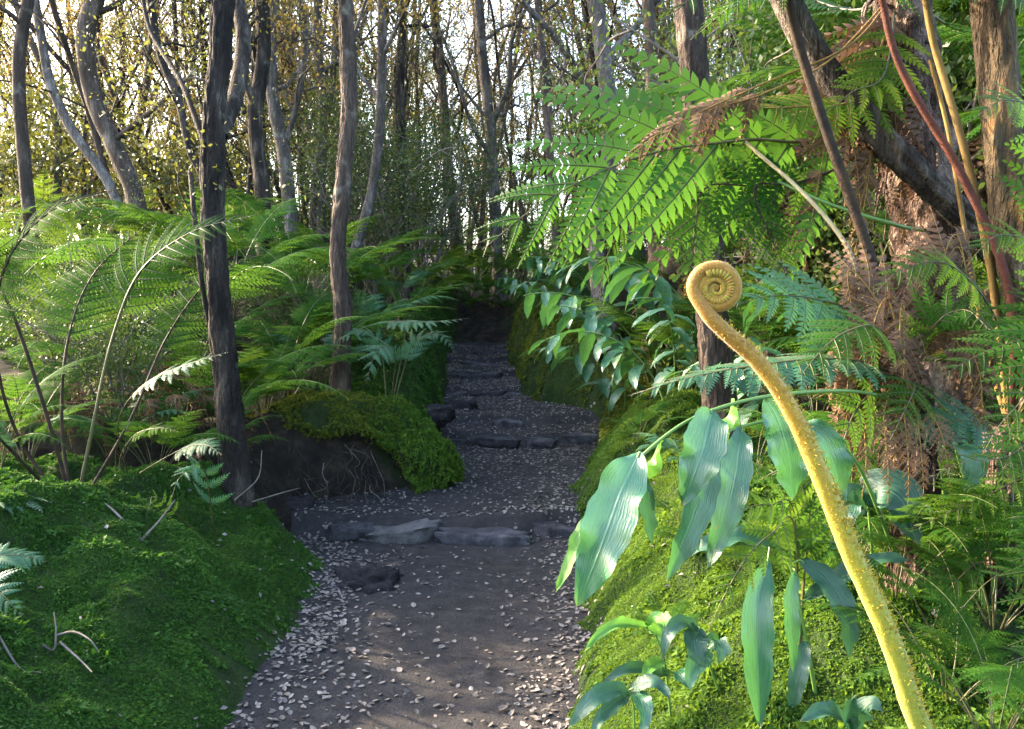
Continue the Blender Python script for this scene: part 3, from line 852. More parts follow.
tree(based([(500, 300, 13.5), (494, 190, 13.5), (488, 110, 13.5), (481, 40, 13.5), (478, -30, 13.5)]), .10, .07, 'bark_grey', 'grey tree with forking limbs above the bend of the path', 5, (.4, 1), (1, 2.2), 14, ext=2,
     limbs=[([(490, 130, 13.5), (508, 85, 13.2), (512, 40, 13), (530, 0, 13)], .05, .03, 5), ([(492, 160, 13.5), (470, 120, 13.2), (455, 70, 13), (440, 30, 13)], .04, .02, 5)])
tree(based([(612, 372, 8.3), (602, 300, 8.6), (598, 240, 8.8), (610, 150, 9), (604, 60, 9), (590, -30, 9)]), .11, .08, 'bark_grey', 'grey trunk rising behind the big green tree fern frond', 4, (.5, 1), (1, 2), 14, ext=2,
     limbs=[([(610, 130, 9), (585, 85, 8.7), (560, 45, 8.5), (528, 8, 8.3), (500, -20, 8.2)], .05, .03, 5), ([(604, 60, 9), (640, 20, 9), (660, -30, 9)], .04, .03, 4)])
tree(based([(560, 330, 11), (556, 230, 11), (548, 130, 11), (541, 40, 11), (536, -40, 11)]), .06, .05, 'bark_brown', 'thin brown tree left of the grey trunk behind the big frond', 5, (.4, 1), (.8, 1.8), 18, ext=2)
tree(based([(722, 425, 4.4), (714, 340, 4.4), (705, 200, 4.4), (696, 90, 4.4), (688, 0, 4.4), (684, -90, 4.4)]), .078, .070, 'bark_brown', 'grey-brown furrowed tree trunk rising right behind the yellow coiled fern', 3, (.85, 1), (.8, 1.4), 14, ext=2.5, rough=.2, furrow=.2)
tree(based([(650, 330, 8), (655, 250, 8), (648, 160, 8), (652, 70, 8), (645, -30, 8)]), .07, .06, 'bark_brown', 'slim brown tree behind the teal broad-leaved plants on the right bank', 4, (.5, 1), (.8, 1.6), 18, ext=2)
tree(based([(1085, 470, 3.2), (1040, 320, 3.05), (985, 240, 2.9), (930, 187, 2.8), (880, 138, 2.8), (830, 75, 2.8), (795, 20, 2.8), (765, -60, 2.8)]), .052, .044, 'bark_dark',
     'leaning brown tree crossing diagonally behind the ochre fern stalks', 2, (.9, 1), (.5, 1), 14, rough=.18, ext=1, furrow=.2)
tree(based([(1040, 500, 2.5), (1032, 340, 2.45), (1014, 240, 2.45), (1006, 170, 2.45), (1000, 90, 2.45), (994, 20, 2.45), (990, -90, 2.45)]), .058, .048, 'bark_orange',
     'knotted tree trunk with orange algae at the right edge', 0, rough=.25, crown=False, ext=2, furrow=.16)
tree(based([(790, 380, 6.2), (800, 280, 6.2), (812, 170, 6.2), (806, 60, 6.2), (812, -50, 6.2)]), .10, .08, 'bark_brown', 'shadowed brown tree deep behind the right ferns', 3, (.6, 1), (1, 2), 24, ext=2)

# background thicket: prototypes, then copies
protos = []
for k in range(10):
    h = rng.uniform(7.5, 11.5)
    pts = [np.zeros(3)]; d = np.array([rng.normal(0, .1), rng.normal(0, .1), 1.0])
    for j in range(7):
        d = unit(d + rng.normal(0, .17, 3) * np.array([1, 1, .2]) + np.array([0, 0, .1])); pts.append(pts[-1] + d * h / 7)
    t = tree(pts, rng.uniform(.04, .085), rng.uniform(.022, .04), ['bark_grey', 'bark_dark', 'bark_brown', 'bark_dark'][k % 4], 'x', 8 if k % 2 else 10, (.15, 1), (.9, 2.4), 8 if k % 2 else 62, .055, world=False, k=9, rough=.12, lev=2 if k % 2 else 1, lspread=.17, lmat='sunwarm_leaf' if k % 4 == 0 else 'shrubleaf' if k % 4 == 2 else 'treeleaf')
    index_kids(t); protos.append(t)
LAB = {0: ('thin grey-barked tree of the thicket far left beyond the ferns', 'thicket trees beyond the left ferns'),
       1: ('thin tree of the backlit thicket beyond the top of the path', 'thicket trees beyond the top of the path'),
       2: ('thin shaded tree of the thicket behind the right bank', 'thicket trees behind the right bank')}
spots, tries = [], 0
while len(spots) < 262 and tries < 9000:
    tries += 1
    d = 10.5 + 32 * rng.random() ** 1.1
    x = rng.uniform(-.72, .72) * d
    if abs(x + .4) < 1.2 + .04 * d and d < 20: continue
    if x < -.25 * d and d < 14 and rng.random() < .5: continue
    if x < -.3 * d and rng.random() < .55: continue          # the wood is more open towards the low sun
    if any((x - a) ** 2 + (d - b) ** 2 < (.3 + .02 * d) ** 2 for a, b in spots): continue
    spots.append((x, d))
for i, (x, y) in enumerate(spots):
    o = protos[i] if i < len(protos) else copy_tree(protos[int(rng.integers(len(protos)))])
    o.location = (x, y, float(gz(x, y)) - .08); o.rotation_euler = (0, 0, rng.uniform(0, 6.28)); s = rng.uniform(.8, 1.2); o.scale = (s, s, s * rng.uniform(.9, 1.15))
    w = 0 if x / y < -.16 else (1 if x / y < .09 else 2)
    tag(o, LAB[w][0], 'tree', LAB[w][1])


# a web of thin crooked saplings between the trees
sprot = []
for k in range(4):
    pts = [np.zeros(3)]; d = np.array([rng.normal(0, .2), rng.normal(0, .2), 1.0])
    for j in range(7):
        d = unit(d + rng.normal(0, .3, 3) * np.array([1, 1, .2]) + np.array([0, 0, .12])); pts.append(pts[-1] + d * rng.uniform(.9, 1.2))
    t = tree(pts, .035, .014, ['bark_brown', 'bark_dark'][k % 2], 'x', 11, (.1, 1), (.8, 1.9), 2, .045, world=False, k=6, lev=2, lspread=.25, lmat='sunwarm_leaf', name='sapling')
    index_kids(t); sprot.append(t)
for i in range(190):
    d = 12 + 26 * rng.random(); x = rng.uniform(-.68, .45) * d
    if abs(x + .4) < 1.1 and d < 15: x -= 2.4
    o = sprot[i] if i < 4 else copy_tree(sprot[int(rng.integers(4))])
    o.location = (x, d, float(gz(x, d)) - .05); o.rotation_euler = (rng.uniform(-.15, .15), rng.uniform(-.15, .15), rng.uniform(0, 6.28)); sc_ = rng.uniform(.8, 1.5); o.scale = (sc_,) * 3
    if x / d < -.1: tag(o, 'spindly crooked sapling in the tangle beyond the left ferns', 'sapling', 'saplings beyond the left ferns')
    else: tag(o, 'spindly crooked sapling in the tangle beyond the path end', 'sapling', 'saplings beyond the path end')


# shrubs: twiggy bushes with small leaves
def shrub_proto(seed, h, per, lsize, mat):
    root = empty('shrub', (0, 0, 0)); tips = []
    for k in range(6):
        g = Geo(); a = rng.uniform(0, 6.28)
        add_limb(g, np.array([.05 * math.cos(a), .05 * math.sin(a), 0]), np.array([math.cos(a) * .4, math.sin(a) * .4, 1]), h * rng.uniform(.7, 1.1), .018, tips, 7, .2, lev=1)
        part('stem', g, [M['twig']], root)
    g = Geo(); leaves(g, tips, per, .16, lsize); part('foliage', g, [M[mat]], root)
    index_kids(root)
    return root


sp = [shrub_proto(0, 2.3, 75, .036, 'shrubleaf'), shrub_proto(1, 1.7, 75, .04, 'shrubleaf'), shrub_proto(2, 1.6, 40, .07, 'treeleaf')]
used = [0, 0, 0]
SH = []
for (px, d, s, k) in ((385, 11.5, 1.15, 0), (410, 12.2, 1.3, 0), (430, 13.2, 1.2, 0), (372, 13, 1.3, 0), (395, 14, 1.5, 0)):
    SH.append((px, d, s, k, 'dark twiggy small-leaved shrub crowding left of the upper path', 'dark shrubs left of the upper path'))
for j in range(7):
    d = rng.uniform(5.2, 9); px = rng.uniform(-30, 300)
    SH.append((px, d, rng.uniform(.35, .6), int(rng.integers(2)), 'low dark shrub in the fern undergrowth of the left bank', 'low shrubs among the left ferns'))
for j in range(34):
    d = rng.uniform(11, 30); px = rng.uniform(-40, 430)
    SH.append((px, d, rng.uniform(.7, 1.5), 2 if rng.random() < .75 else 1, 'sunlit yellow-green shrub in the open wood beyond the left ferns', 'shrubs beyond the left ferns'))
for j in range(8):
    d = rng.uniform(14, 28); px = rng.uniform(430, 640)
    SH.append((px, d, rng.uniform(.7, 1.3), int(rng.integers(3)), 'low backlit shrub beyond the bend of the path', 'shrubs beyond the bend of the path'))
for j in range(28):
    d = rng.uniform(4.8, 10); px = rng.uniform(800, 1090)
    SH.append((px, d, rng.uniform(.9, 1.5), int(rng.integers(2)), 'shaded shrub filling the gaps deep behind the right ferns', 'shrubs deep behind the right ferns'))
for (px, d, s, k, lab, grp) in SH:
    x = (px - 512) / 800 * d
    o = sp[k] if not used[k] else copy_tree(sp[k]); used[k] = 1
    o.location = (x, d, float(gz(x, d)) - .05); o.rotation_euler = (0, 0, rng.uniform(0, 6.28)); o.scale = (s,) * 3
    tag(o, lab, 'shrub', grp)

# ---------------------------------------------------------------- ferns
def arc(S, B, a0, a1, n=60, sway=.06, p=1.3):
    L = S + B; t = np.linspace(0, 1, n)
    ang = R(a0) + (R(a1) - R(a0)) * (t ** p)
    dx = np.cos(ang) * L / (n - 1); dz = np.sin(ang) * L / (n - 1)
    return np.stack([np.cumsum(dx) - dx[0], sway * np.sin(t * 2.2) * L * .5, np.cumsum(dz) - dz[0]], -1)


def frond_meshes(S, B, a0, a1, mat, plen, npin, nn, stip='stipe', sr=.007, **kw):
    c = arc(S, B, a0, a1, sway=rng.uniform(-.12, .12)); t0 = S / (S + B)
    g = Geo(); frond(g, c, (-.3, 0, 1), t0, npin, plen, nn=nn, rr=sr * .6, ribs=kw.pop('ribs', False), **kw)
    bl = g.mesh('frond', [M[mat], M['rachis']])
    g = Geo(); i = int(t0 * 59) + 1; tube(g, c[:i + 1], np.linspace(1, .62, i + 1) * sr, 6)
    return bl, g.mesh('stalk', [M[stip]])


VAR = {}
for key, mat in (('green', 'fern'), ('yellow', 'fern_yellow'), ('teal', 'fern_skylit')):
    VAR[key] = [frond_meshes(S, B, a0, a1, mat, pl, 17, 12, droop=dr, plw=.25)
                for (S, B, a0, a1, pl, dr) in ((.55, .85, 76, -25, .26, .25), (.72, 1.0, 80, -12, .30, .3), (.42, .72, 62, -35, .22, .25), (.9, 1.05, 82, -20, .32, .35), (.6, .95, 70, 0, .28, .2))]


def fern_proto(key, nf, smin=.8, smax=1.15, tall=True):
    root = empty('fern', (0, 0, 0))
    for k in range(nf):
        bl, st = VAR[key][int(rng.integers(5))]
        yaw = k / nf * 6.283 + rng.uniform(-.35, .35)
        f = put('frond', bl, root, (.03 * math.cos(yaw), .03 * math.sin(yaw), 0), (rng.uniform(-.12, .12), rng.uniform(-.2, .22), yaw), rng.uniform(smin, smax))
        put('stalk', st, f)
    index_kids(root)
    return root


FP = [fern_proto('green', 9), fern_proto('green', 8), fern_proto('yellow', 8), fern_proto('yellow', 7), fern_proto('teal', 7), fern_proto('green', 11)]
fused = set()


def put_fern(k, x, y, s, lab, grp, name='fern', tilt=0):
    if k not in fused:
        fused.add(k); o = FP[k]
    else:
        o = copy_tree(FP[k])
    o.location = (x, y, float(gz(x, y)) - .03); o.rotation_euler = (rng.uniform(-.12, .12), tilt + rng.uniform(-.1, .1), rng.uniform(0, 6.28)); o.scale = (s, s, s)
    tag(o, lab, 'fern', grp)
    return o


FL = [  # px, depth, scale, kind
    (70, 6.2, 1.15, 2), (120, 7.2, 1.2, 3), (190, 6.6, 1.1, 1), (310, 7.2, 1.0, 0),
    (230, 8.4, 1.25, 5), (170, 8.8, 1.2, 2), (95, 9.4, 1.2, 3), (300, 8.8, 1.25, 0), (375, 7.8, .7, 4), (400, 9.0, .7, 0), (395, 10.2, .8, 4), (360, 10.0, 1.1, 5), (325, 10.4, 1.1, 1),
    (260, 10.5, 1.2, 1), (200, 11, 1.2, 3), (130, 11.5, 1.2, 2), (50, 11.5, 1.2, 3), (-30, 6.5, 1.1, 0), (-20, 9.2, 1.2, 3), (420, 11.0, .8, 2), (425, 12.4, .9, 3), (330, 6.6, .55, 4), (215, 5.4, .7, 1), (285, 6.3, .75, 1)]
for (px, d, s, k) in FL:
    x = (px - 512) / 800 * d
    lab, grp = {2: ('yellow-green backlit fern arching on the left bank', 'backlit yellow-green ferns on the left bank'), 3: ('yellow-green backlit fern arching on the left bank', 'backlit yellow-green ferns on the left bank'),
                4: ('skylight-tinted blue-green fern spreading on the left bank', 'skylight-tinted blue-green ferns on the left bank')}.get(k, ('mid green fern arching on the left bank', 'green ferns on the left bank'))
    put_fern(k, x, d, s, lab, grp)
for (px, d, s, k) in ((150, 4.75, .5, 5), (215, 5.0, .45, 0), (20, 4.5, .55, 5), (110, 5.0, .6, 4), (262, 5.9, .6, 5), (300, 6.9, .6, 0), (60, 5.4, .7, 0), (180, 5.7, .7, 5), (-10, 4.0, .5, 0), (235, 5.8, .55, 2), (320, 7.0, .7, 5)):
    put_fern(k, (px - 512) / 800 * d, d, s, 'low fern in the shaded undergrowth at the crest of the left bank', 'low ferns at the crest of the left bank')
for (px, d, s, k) in ((960, 2.6, .42, 5), (900, 2.9, .45, 0), (1010, 2.1, .38, 0), (985, 3.2, .6, 5), (850, 3.2, .4, 1), (1050, 2.8, .6, 0), (930, 3.7, .7, 5), (905, 2.25, .38, 0), (965, 1.95, .36, 1), (1015, 1.75, .34, 5), (865, 2.7, .36, 5), (1000, 2.4, .45, 0), (945, 2.35, .4, 5), (880, 3.6, .5, 0)):
    put_fern(k, (px - 512) / 800 * d, d, s, 'low shaded fern under the brown dead fronds at right', 'low ferns under the dead fronds')
for (px, d, s, k) in ((470, 13.0, .5, 0), (492, 13.1, .55, 5), (450, 12.9, .5, 1), (508, 12.9, .5, 0), (480, 13.6, .7, 5)):
    put_fern(k, (px - 512) / 800 * d, d, s, 'small shaded fern on the dark bank where the path ends', 'ferns on the dark bank where the path ends')
for (px, d, s, k) in ((700, 3.2, .22, 0), (745, 2.9, .2, 5), (690, 4.2, .26, 4), (640, 5.2, .26, 1), (760, 3.7, .3, 0), (670, 2.6, .13, 1)):
    put_fern(k, (px - 512) / 800 * d, d, s, 'tiny fern sprouting from the bright moss slope of the right bank', 'tiny ferns on the bright moss slope')
for (px, d, s, k) in ((545, 9.8, .55, 0), (575, 9.3, .6, 4), (530, 11.2, .6, 1), (520, 13.5, .9, 0), (470, 14.5, .9, 5), (445, 14, 1.0, 2), (500, 15, 1.0, 0), (600, 10, .9, 5), (655, 7, .7, 1), (690, 6.2, .8, 0), (760, 5.4, .8, 5),
                      (820, 5.0, .9, 0), (900, 4.6, .9, 5), (980, 4.2, .9, 0), (740, 7.5, 1.1, 1), (840, 7.2, 1.2, 0), (960, 6.2, 1.2, 5), (1040, 5, 1.1, 1), (560, 12.5, .9, 2), (640, 11, 1.1, 0)):
    x = (px - 512) / 800 * d
    put_fern(k, x, d, s, 'green fern growing on or behind the steep right bank' if k != 4 else 'skylight-tinted blue-green fern low on the steep right bank', 'ferns on the right bank' if k != 4 else None)


BIGV = [frond_meshes(.25, B, a0, a1, 'fern_big' if q else 'fern', pl, 22, 16, sr=.011, droop=.25, plw=.2, fill=.5)
        for (B, a0, a1, pl, q) in ((1.7, 55, -40, .42, 0), (1.5, 70, -30, .38, 1), (1.6, 30, -60, .40, 0), (1.4, 10, -75, .36, 0))]
DEADV = frond_meshes(.2, 1.0, -20, -88, 'fern_dead', .22, 13, 7, stip='stipe_gold', sr=.006, droop=.7, plw=.34, fill=.5, pdroop=.5, fwd=.7, miss=.15)


def tall_fern(h):
    root = empty('tree_fern', (0, 0, 0))
    g = Geo(); cth, _ = even(spline([(0, 0, -.3), (.03, .02, h * .5), (-.03, .03, h)], 160)); tube(g, cth, np.linspace(.11, .085, 160), 40, rough=.35, freq=9, furrow=.25)
    part('trunk', g, [M['bark_red']], root, base=np.zeros(3))
    for k in range(13):
        bl, st = BIGV[k % 4]; yaw = k * 2.4 + rng.uniform(-.2, .2)
        f = put('frond', bl, root, (-.03, .03, h - .02), (rng.uniform(-.15, .15), rng.uniform(-.15, .15), yaw), rng.uniform(.75, 1.1)); put('stalk', st, f)
    for k in range(7):
        f = put('dead_frond', DEADV[0], root, (-.03, .03, h - .08), (0, 0, rng.uniform(0, 6.28)), rng.uniform(.8, 1.3)); put('stalk', DEADV[1], f)
    index_kids(root)
    return root


TFP = [tall_fern(1.7), tall_fern(1.3)]
for i, (px, d, s_, k) in enumerate(((770, 6.2, 1.0, 0), (985, 4.6, 1.05, 1), (880, 5.4, 1.1, 0), (1075, 4.2, 1.1, 0), (690, 8.2, 1.0, 1), (830, 8.0, 1.2, 0), (960, 7.2, 1.2, 0), (610, 11.5, .9, 1))):
    x = (px - 512) / 800 * d
    o = TFP[k] if i < 2 else copy_tree(TFP[k])
    o.location = (x, d, float(gz(x, d)) - .05); o.rotation_euler = (rng.uniform(-.08, .08), rng.uniform(-.08, .08), rng.uniform(0, 6.28)); o.scale = (s_,) * 3
    tag(o, 'shaded tree fern standing in the crowd behind the leaning trunk and the ginger bank', 'tree fern', 'tree ferns behind the right bank')


# ferns read one by one from the photograph
def custom_fern(root_px, fronds, label, name='fern', group=None, trunk=None):
    b = ground_at(P(*root_px), .03)
    root = empty(name, b)
    tag(root, label, 'tree fern' if name == 'tree_fern' else 'fern', group)
    if trunk:
        pts = [b] + Q(trunk[0])
        g = Geo(); c, L = even(spline(pts, 70)); ct, _ = even(spline(pts, 300)); tube(g, ct, np.interp(np.linspace(0, 1, 300), [0, .15, 1], [trunk[1] * 1.25, trunk[1], trunk[2]]), 64, rough=.3, freq=9, furrow=.22)
        for k in range(trunk[4] if len(trunk) > 4 else 0):      # old stalk stubs and root fibres
            i = rng.integers(5, 69); a = rng.uniform(0, 6.28); r = trunk[1]
            o = np.array([math.cos(a), math.sin(a), 0.0])
            tube(g, spline([c[i] + o * r * .8, c[i] + o * r * 1.15 + np.array([0, 0, -.05]), c[i] + o * r * (1.0 + .4 * rng.random()) + np.array([0, 0, -.22])], 8), np.linspace(.008, .003, 8), 4)
        part('trunk', g, [M[trunk[3]]], root)
    for fr in fronds:
        pts, kw = Q(fr[0]), dict(fr[1])
        up = kw.pop('up', (0, -.3, 1)); mat = kw.pop('mat', 'fern'); stip = kw.pop('stip', 'stipe'); sr = kw.pop('sr', .006); t0 = kw.get('t0', .3)
        nm = kw.pop('name', 'frond'); lab = kw.pop('label', None)
        if kw.pop('rooted', False): pts = [b + np.array([0, 0, .0])] + pts
        c, L = even(spline(pts, 80))
        if kw.get('npin', 1) == 0:
            g = Geo(); tube(g, c, np.linspace(1, .6, 80) * sr, 8, rough=.12); f = part(nm, g, [M[stip]], root)
        else:
            if nm == 'frond' and kw['plen'] < .2:
                kw.update(plen=kw['plen'] * 1.3, nn=min(kw['nn'], 10), plw=.27, fill=.5)
            g = Geo(); frond(g, c, up, rr=sr * .75, **kw); f = part(nm, g, [M[mat], M[stip]], root)
            if t0 > .02:
                i = int(t0 * 79) + 1
                g = Geo(); tube(g, c[:i + 1], np.linspace(1, .75, i + 1) * sr, 12, rough=.16, freq=14); part('stalk', g, [M[stip]], f, base=b)
        if lab: f['label'] = lab
    return root


FACE = (0, -.8, .6)
dead = dict(mat='fern_dead', stip='stipe_gold', droop=.7, pdroop=.6, curl=.35, fwd=.75, plw=.34, fill=.5, miss=.15, t0=.12, sr=.004)
DEADS_A = []
for k in range(6):
    x0 = rng.uniform(825, 895); x1 = x0 + rng.uniform(-45, 40)
    DEADS_A.append(([(897 + rng.uniform(-8, 8), -10, 3.0), (x0, 70 + rng.uniform(0, 50), 2.85), ((x0 + x1) / 2, 170 + rng.uniform(-20, 30), 2.8), (x1, 255 + rng.uniform(-30, 50), 2.85)],
                    dict(dead, up=(rng.uniform(-.6, .6), -.9, .2), npin=11, nn=7, plen=.20, name='dead_frond', label='brown shrivelled dead frond')))
custom_fern((945, 650, 3.1), [
    ([(897, -10, 3.0), (846, 128, 2.9), (745, 140, 2.8), (665, 150, 2.75), (605, 170, 2.7), (540, 204, 2.68), (482, 250, 2.66)], dict(t0=.3, npin=11, plen=.68, nn=16, up=(.12, -.93, .35), mat='fern_big', stip='stipe', sr=.009, plw=.185, fwd=.62, droop=.35, fill=.52, pdroop=.25)),
    ([(897, -10, 3.0), (862, 140, 2.85), (800, 182, 2.8), (755, 186, 2.75), (768, 230, 2.72), (798, 296, 2.7)], dict(t0=.55, npin=17, plen=.20, nn=9, up=(.2, -.95, .2), mat='fern', stip='stipe_dark', sr=.006, shape='lan', plw=.3, fwd=.3)),
    ([(897, -10, 3.0), (850, 150, 2.85), (780, 185, 2.8), (708, 186, 2.75), (696, 225, 2.72), (690, 285, 2.7)], dict(t0=.6, npin=16, plen=.20, nn=9, up=(-.2, -.95, .2), mat='fern', stip='stipe_dark', sr=.006, shape='lan', plw=.3, fwd=.3)),
    ([(897, -10, 3.0), (840, 150, 3.0), (740, 165, 3.0), (650, 200, 2.95), (610, 250, 2.9), (600, 300, 2.9)], dict(t0=.45, npin=15, plen=.28, nn=14, up=(.1, -.95, .2), mat='fern_big', stip='stipe_dark', sr=.007, plw=.2, fwd=.5)),
    ([(897, -10, 3.0), (862, 92, 2.8), (792, 107, 2.7), (724, 107, 2.6), (692, 114, 2.58)], dict(t0=.3, npin=17, plen=.16, nn=14, up=(0, -.7, .7), mat='fern_yellow', stip='stipe_gold', sr=.006)),
    ([(897, -10, 3.0), (885, 72, 2.7), (852, 92, 2.6), (818, 120, 2.55)], dict(t0=.3, npin=10, plen=.15, nn=10, up=(0, -.8, .6), mat='fern_yellow', sr=.005)),
    ([(897, -10, 3.0), (855, -28, 2.6), (785, -30, 2.35), (710, -12, 2.2), (655, 28, 2.1)], dict(t0=.22, npin=18, plen=.30, nn=16, up=(0, -.6, .8), mat='fern_big', sr=.008)),
    ([(897, -10, 3.0), (940, -28, 2.7), (985, -22, 2.4), (1065, 22, 2.2)], dict(t0=.22, npin=17, plen=.28, nn=16, up=(0, -.6, .8), mat='fern_big', sr=.008)),
    ([(897, -10, 3.0), (880, -40, 2.6), (840, -50, 2.1), (780, -20, 1.8), (760, 10, 1.75)], dict(t0=.2, npin=18, plen=.30, nn=16, up=(0, -.5, .85), mat='fern_big', sr=.008)),
    ([(897, -10, 3.0), (910, -10, 2.9), (950, -60, 3.1), (980, -50, 3.6)], dict(t0=.2, npin=16, plen=.34, nn=14, mat='fern_big', sr=.008)),
    ([(897, -10, 3.0), (850, 10, 3.3), (760, -10, 3.8), (690, 40, 4.2)], dict(t0=.2, npin=17, plen=.36, nn=14, mat='fern_big', sr=.008)),
    ([(897, -10, 3.0), (960, 30, 3.4), (1020, 30, 3.9), (1060, 70, 4.3)], dict(t0=.2, npin=17, plen=.36, nn=14, mat='fern_big', sr=.008)),
    ([(897, -10, 3.0), (850, 45, 2.75), (760, 85, 2.62), (700, 112, 2.56), (655, 136, 2.52), (615, 170, 2.5)], dict(dead, t0=.62, npin=10, nn=7, plen=.15, up=(.2, -.7, .6), name='dead_frond', label='dark red-brown withered frond lying over the huge green one')),
    ([(897, -10, 3.0), (830, 60, 2.75), (760, 95, 2.62), (715, 112, 2.6), (700, 160, 2.58)], dict(dead, t0=.7, npin=8, nn=7, plen=.12, up=(.2, -.7, .6), name='dead_frond', label='brown shrivelled dead frond')),
    ([(925, 230, 2.95), (900, 226, 2.7), (832, 205, 2.7), (770, 178, 2.8)], dict(npin=0, stip='stem_green', sr=.009, name='bare_stalk')),
] + DEADS_A, 'tall tree fern with flaking red-brown trunk and one huge frond reaching over the path', 'tree_fern', trunk=([(948, 520, 3.1), (940, 350, 3.05), (926, 220, 3.0), (914, 130, 3.0), (905, 60, 3.0), (897, -10, 3.0)], .115, .10, 'bark_red', 40))

DEADS_B = []
for k in range(9):
    x1 = rng.uniform(835, 985); yb = rng.uniform(440, 540) if 850 < x1 < 960 else rng.uniform(380, 460)
    xm = 905 + (x1 - 905) * .65
    DEADS_B.append(([(905, 360, 2.4), (xm, 335 + rng.uniform(-30, 25), 2.32), (x1, 400 + rng.uniform(-40, 20), 2.25), (x1 + rng.uniform(-14, 14), yb, 2.27)],
                    dict(dead, up=(rng.uniform(-.8, .8), -.9, .2), npin=12, nn=7, plen=.13, name='dead_frond', label='brown shrivelled dead frond')))
for k in range(4):
    x1 = rng.uniform(840, 960)
    DEADS_B.append(([(905, 360, 2.4), (905 + (x1 - 905) * .5, 300, 2.35), (x1, 250 + rng.uniform(-20, 30), 2.35), (x1 + rng.uniform(-20, 20), 330, 2.35)],
                    dict(dead, up=(rng.uniform(-.8, .8), -.9, .2), npin=11, nn=7, plen=.15, name='dead_frond', label='brown shrivelled dead frond')))
for (x0, y0, x1, y1) in ((884, 415, 888, 512), (905, 420, 908, 505), (918, 425, 924, 520), (940, 430, 952, 500), (866, 425, 862, 500), (872, 330, 868, 402), (900, 335, 910, 415), (850, 375, 842, 440)):
    DEADS_B.append(([(905, 372, 2.35), ((905 + x0) / 2, y0 - 30, 2.25), (x0, y0, 2.18), ((x0 + x1) / 2 + 2, (y0 + y1) / 2, 2.16), (x1, y1, 2.16)],
                    dict(mat='fern_dead', stip='stipe_gold', t0=.4, npin=13, plen=.05, nn=5, plw=.3, fill=.5, fwd=.55, droop=.2, up=(rng.uniform(-.2, .2), -1, .1), sr=.003, name='dead_frond', label='brown herringbone dead frond hanging straight down')))
custom_fern((915, 640, 2.5), [
    ([(905, 380, 2.4), (872, 262, 2.4), (827, 132, 2.36), (792, 20, 2.3), (770, -90, 2.15), (720, -170, 1.9), (650, -200, 1.6)], dict(t0=.66, npin=16, plen=.3, nn=12, stip='stipe_dark', sr=.017, mat='fern_big', label='dark brown thick-stalked frond rising out of sight')),
    ([(905, 370, 2.42), (864, 296, 2.5), (846, 245, 2.55), (802, 192, 2.65), (746, 142, 2.8), (722, 112, 2.85)], dict(npin=0, stip='stipe_pale', sr=.009, name='bare_stalk', label='straw-coloured leafless stalk')),
    ([(905, 380, 2.4), (880, 388, 2.25), (856, 410, 2.15), (840, 455, 2.1), (838, 490, 2.1)], dict(t0=.18, npin=9, plen=.12, nn=12, up=(.35, -.85, .35), mat='fern', sr=.005)),
    ([(905, 380, 2.4), (915, 385, 2.2), (905, 410, 2.1), (890, 440, 2.08)], dict(t0=.2, npin=9, plen=.11, nn=12, up=(-.1, -.85, .5), mat='fern', sr=.005)),
    ([(905, 380, 2.4), (862, 362, 2.2), (802, 360, 2.1), (705, 374, 2.0), (628, 396, 1.95)], dict(t0=.25, npin=22, plen=.13, nn=14, up=(0, -.25, 1), mat='fern_skylit', sr=.005)),
    ([(905, 380, 2.4), (862, 318, 2.4), (815, 299, 2.35), (770, 296, 2.25), (735, 305, 2.2)], dict(t0=.3, npin=8, plen=.19, nn=16, up=(-.1, -.75, .6), mat='fern_skylit', sr=.005, plw=.16)),
    ([(905, 380, 2.4), (880, 330, 2.2), (850, 330, 2.1), (822, 350, 2.05), (790, 390, 2.0)], dict(t0=.25, npin=12, plen=.13, nn=13, up=(-.1, -.6, .7), mat='fern', sr=.005)),
    ([(905, 380, 2.4), (935, 325, 2.25), (965, 310, 2.2), (990, 330, 2.1)], dict(t0=.25, npin=12, plen=.11, nn=12, up=(.1, -.7, .6), mat='fern', sr=.005)),
] + DEADS_B, 'squat tree fern skirted with hanging brown dead fronds behind the yellow coil', 'tree_fern', trunk=([(914, 540, 2.5), (910, 450, 2.45), (905, 372, 2.4)], .07, .06, 'bark_red', 40))

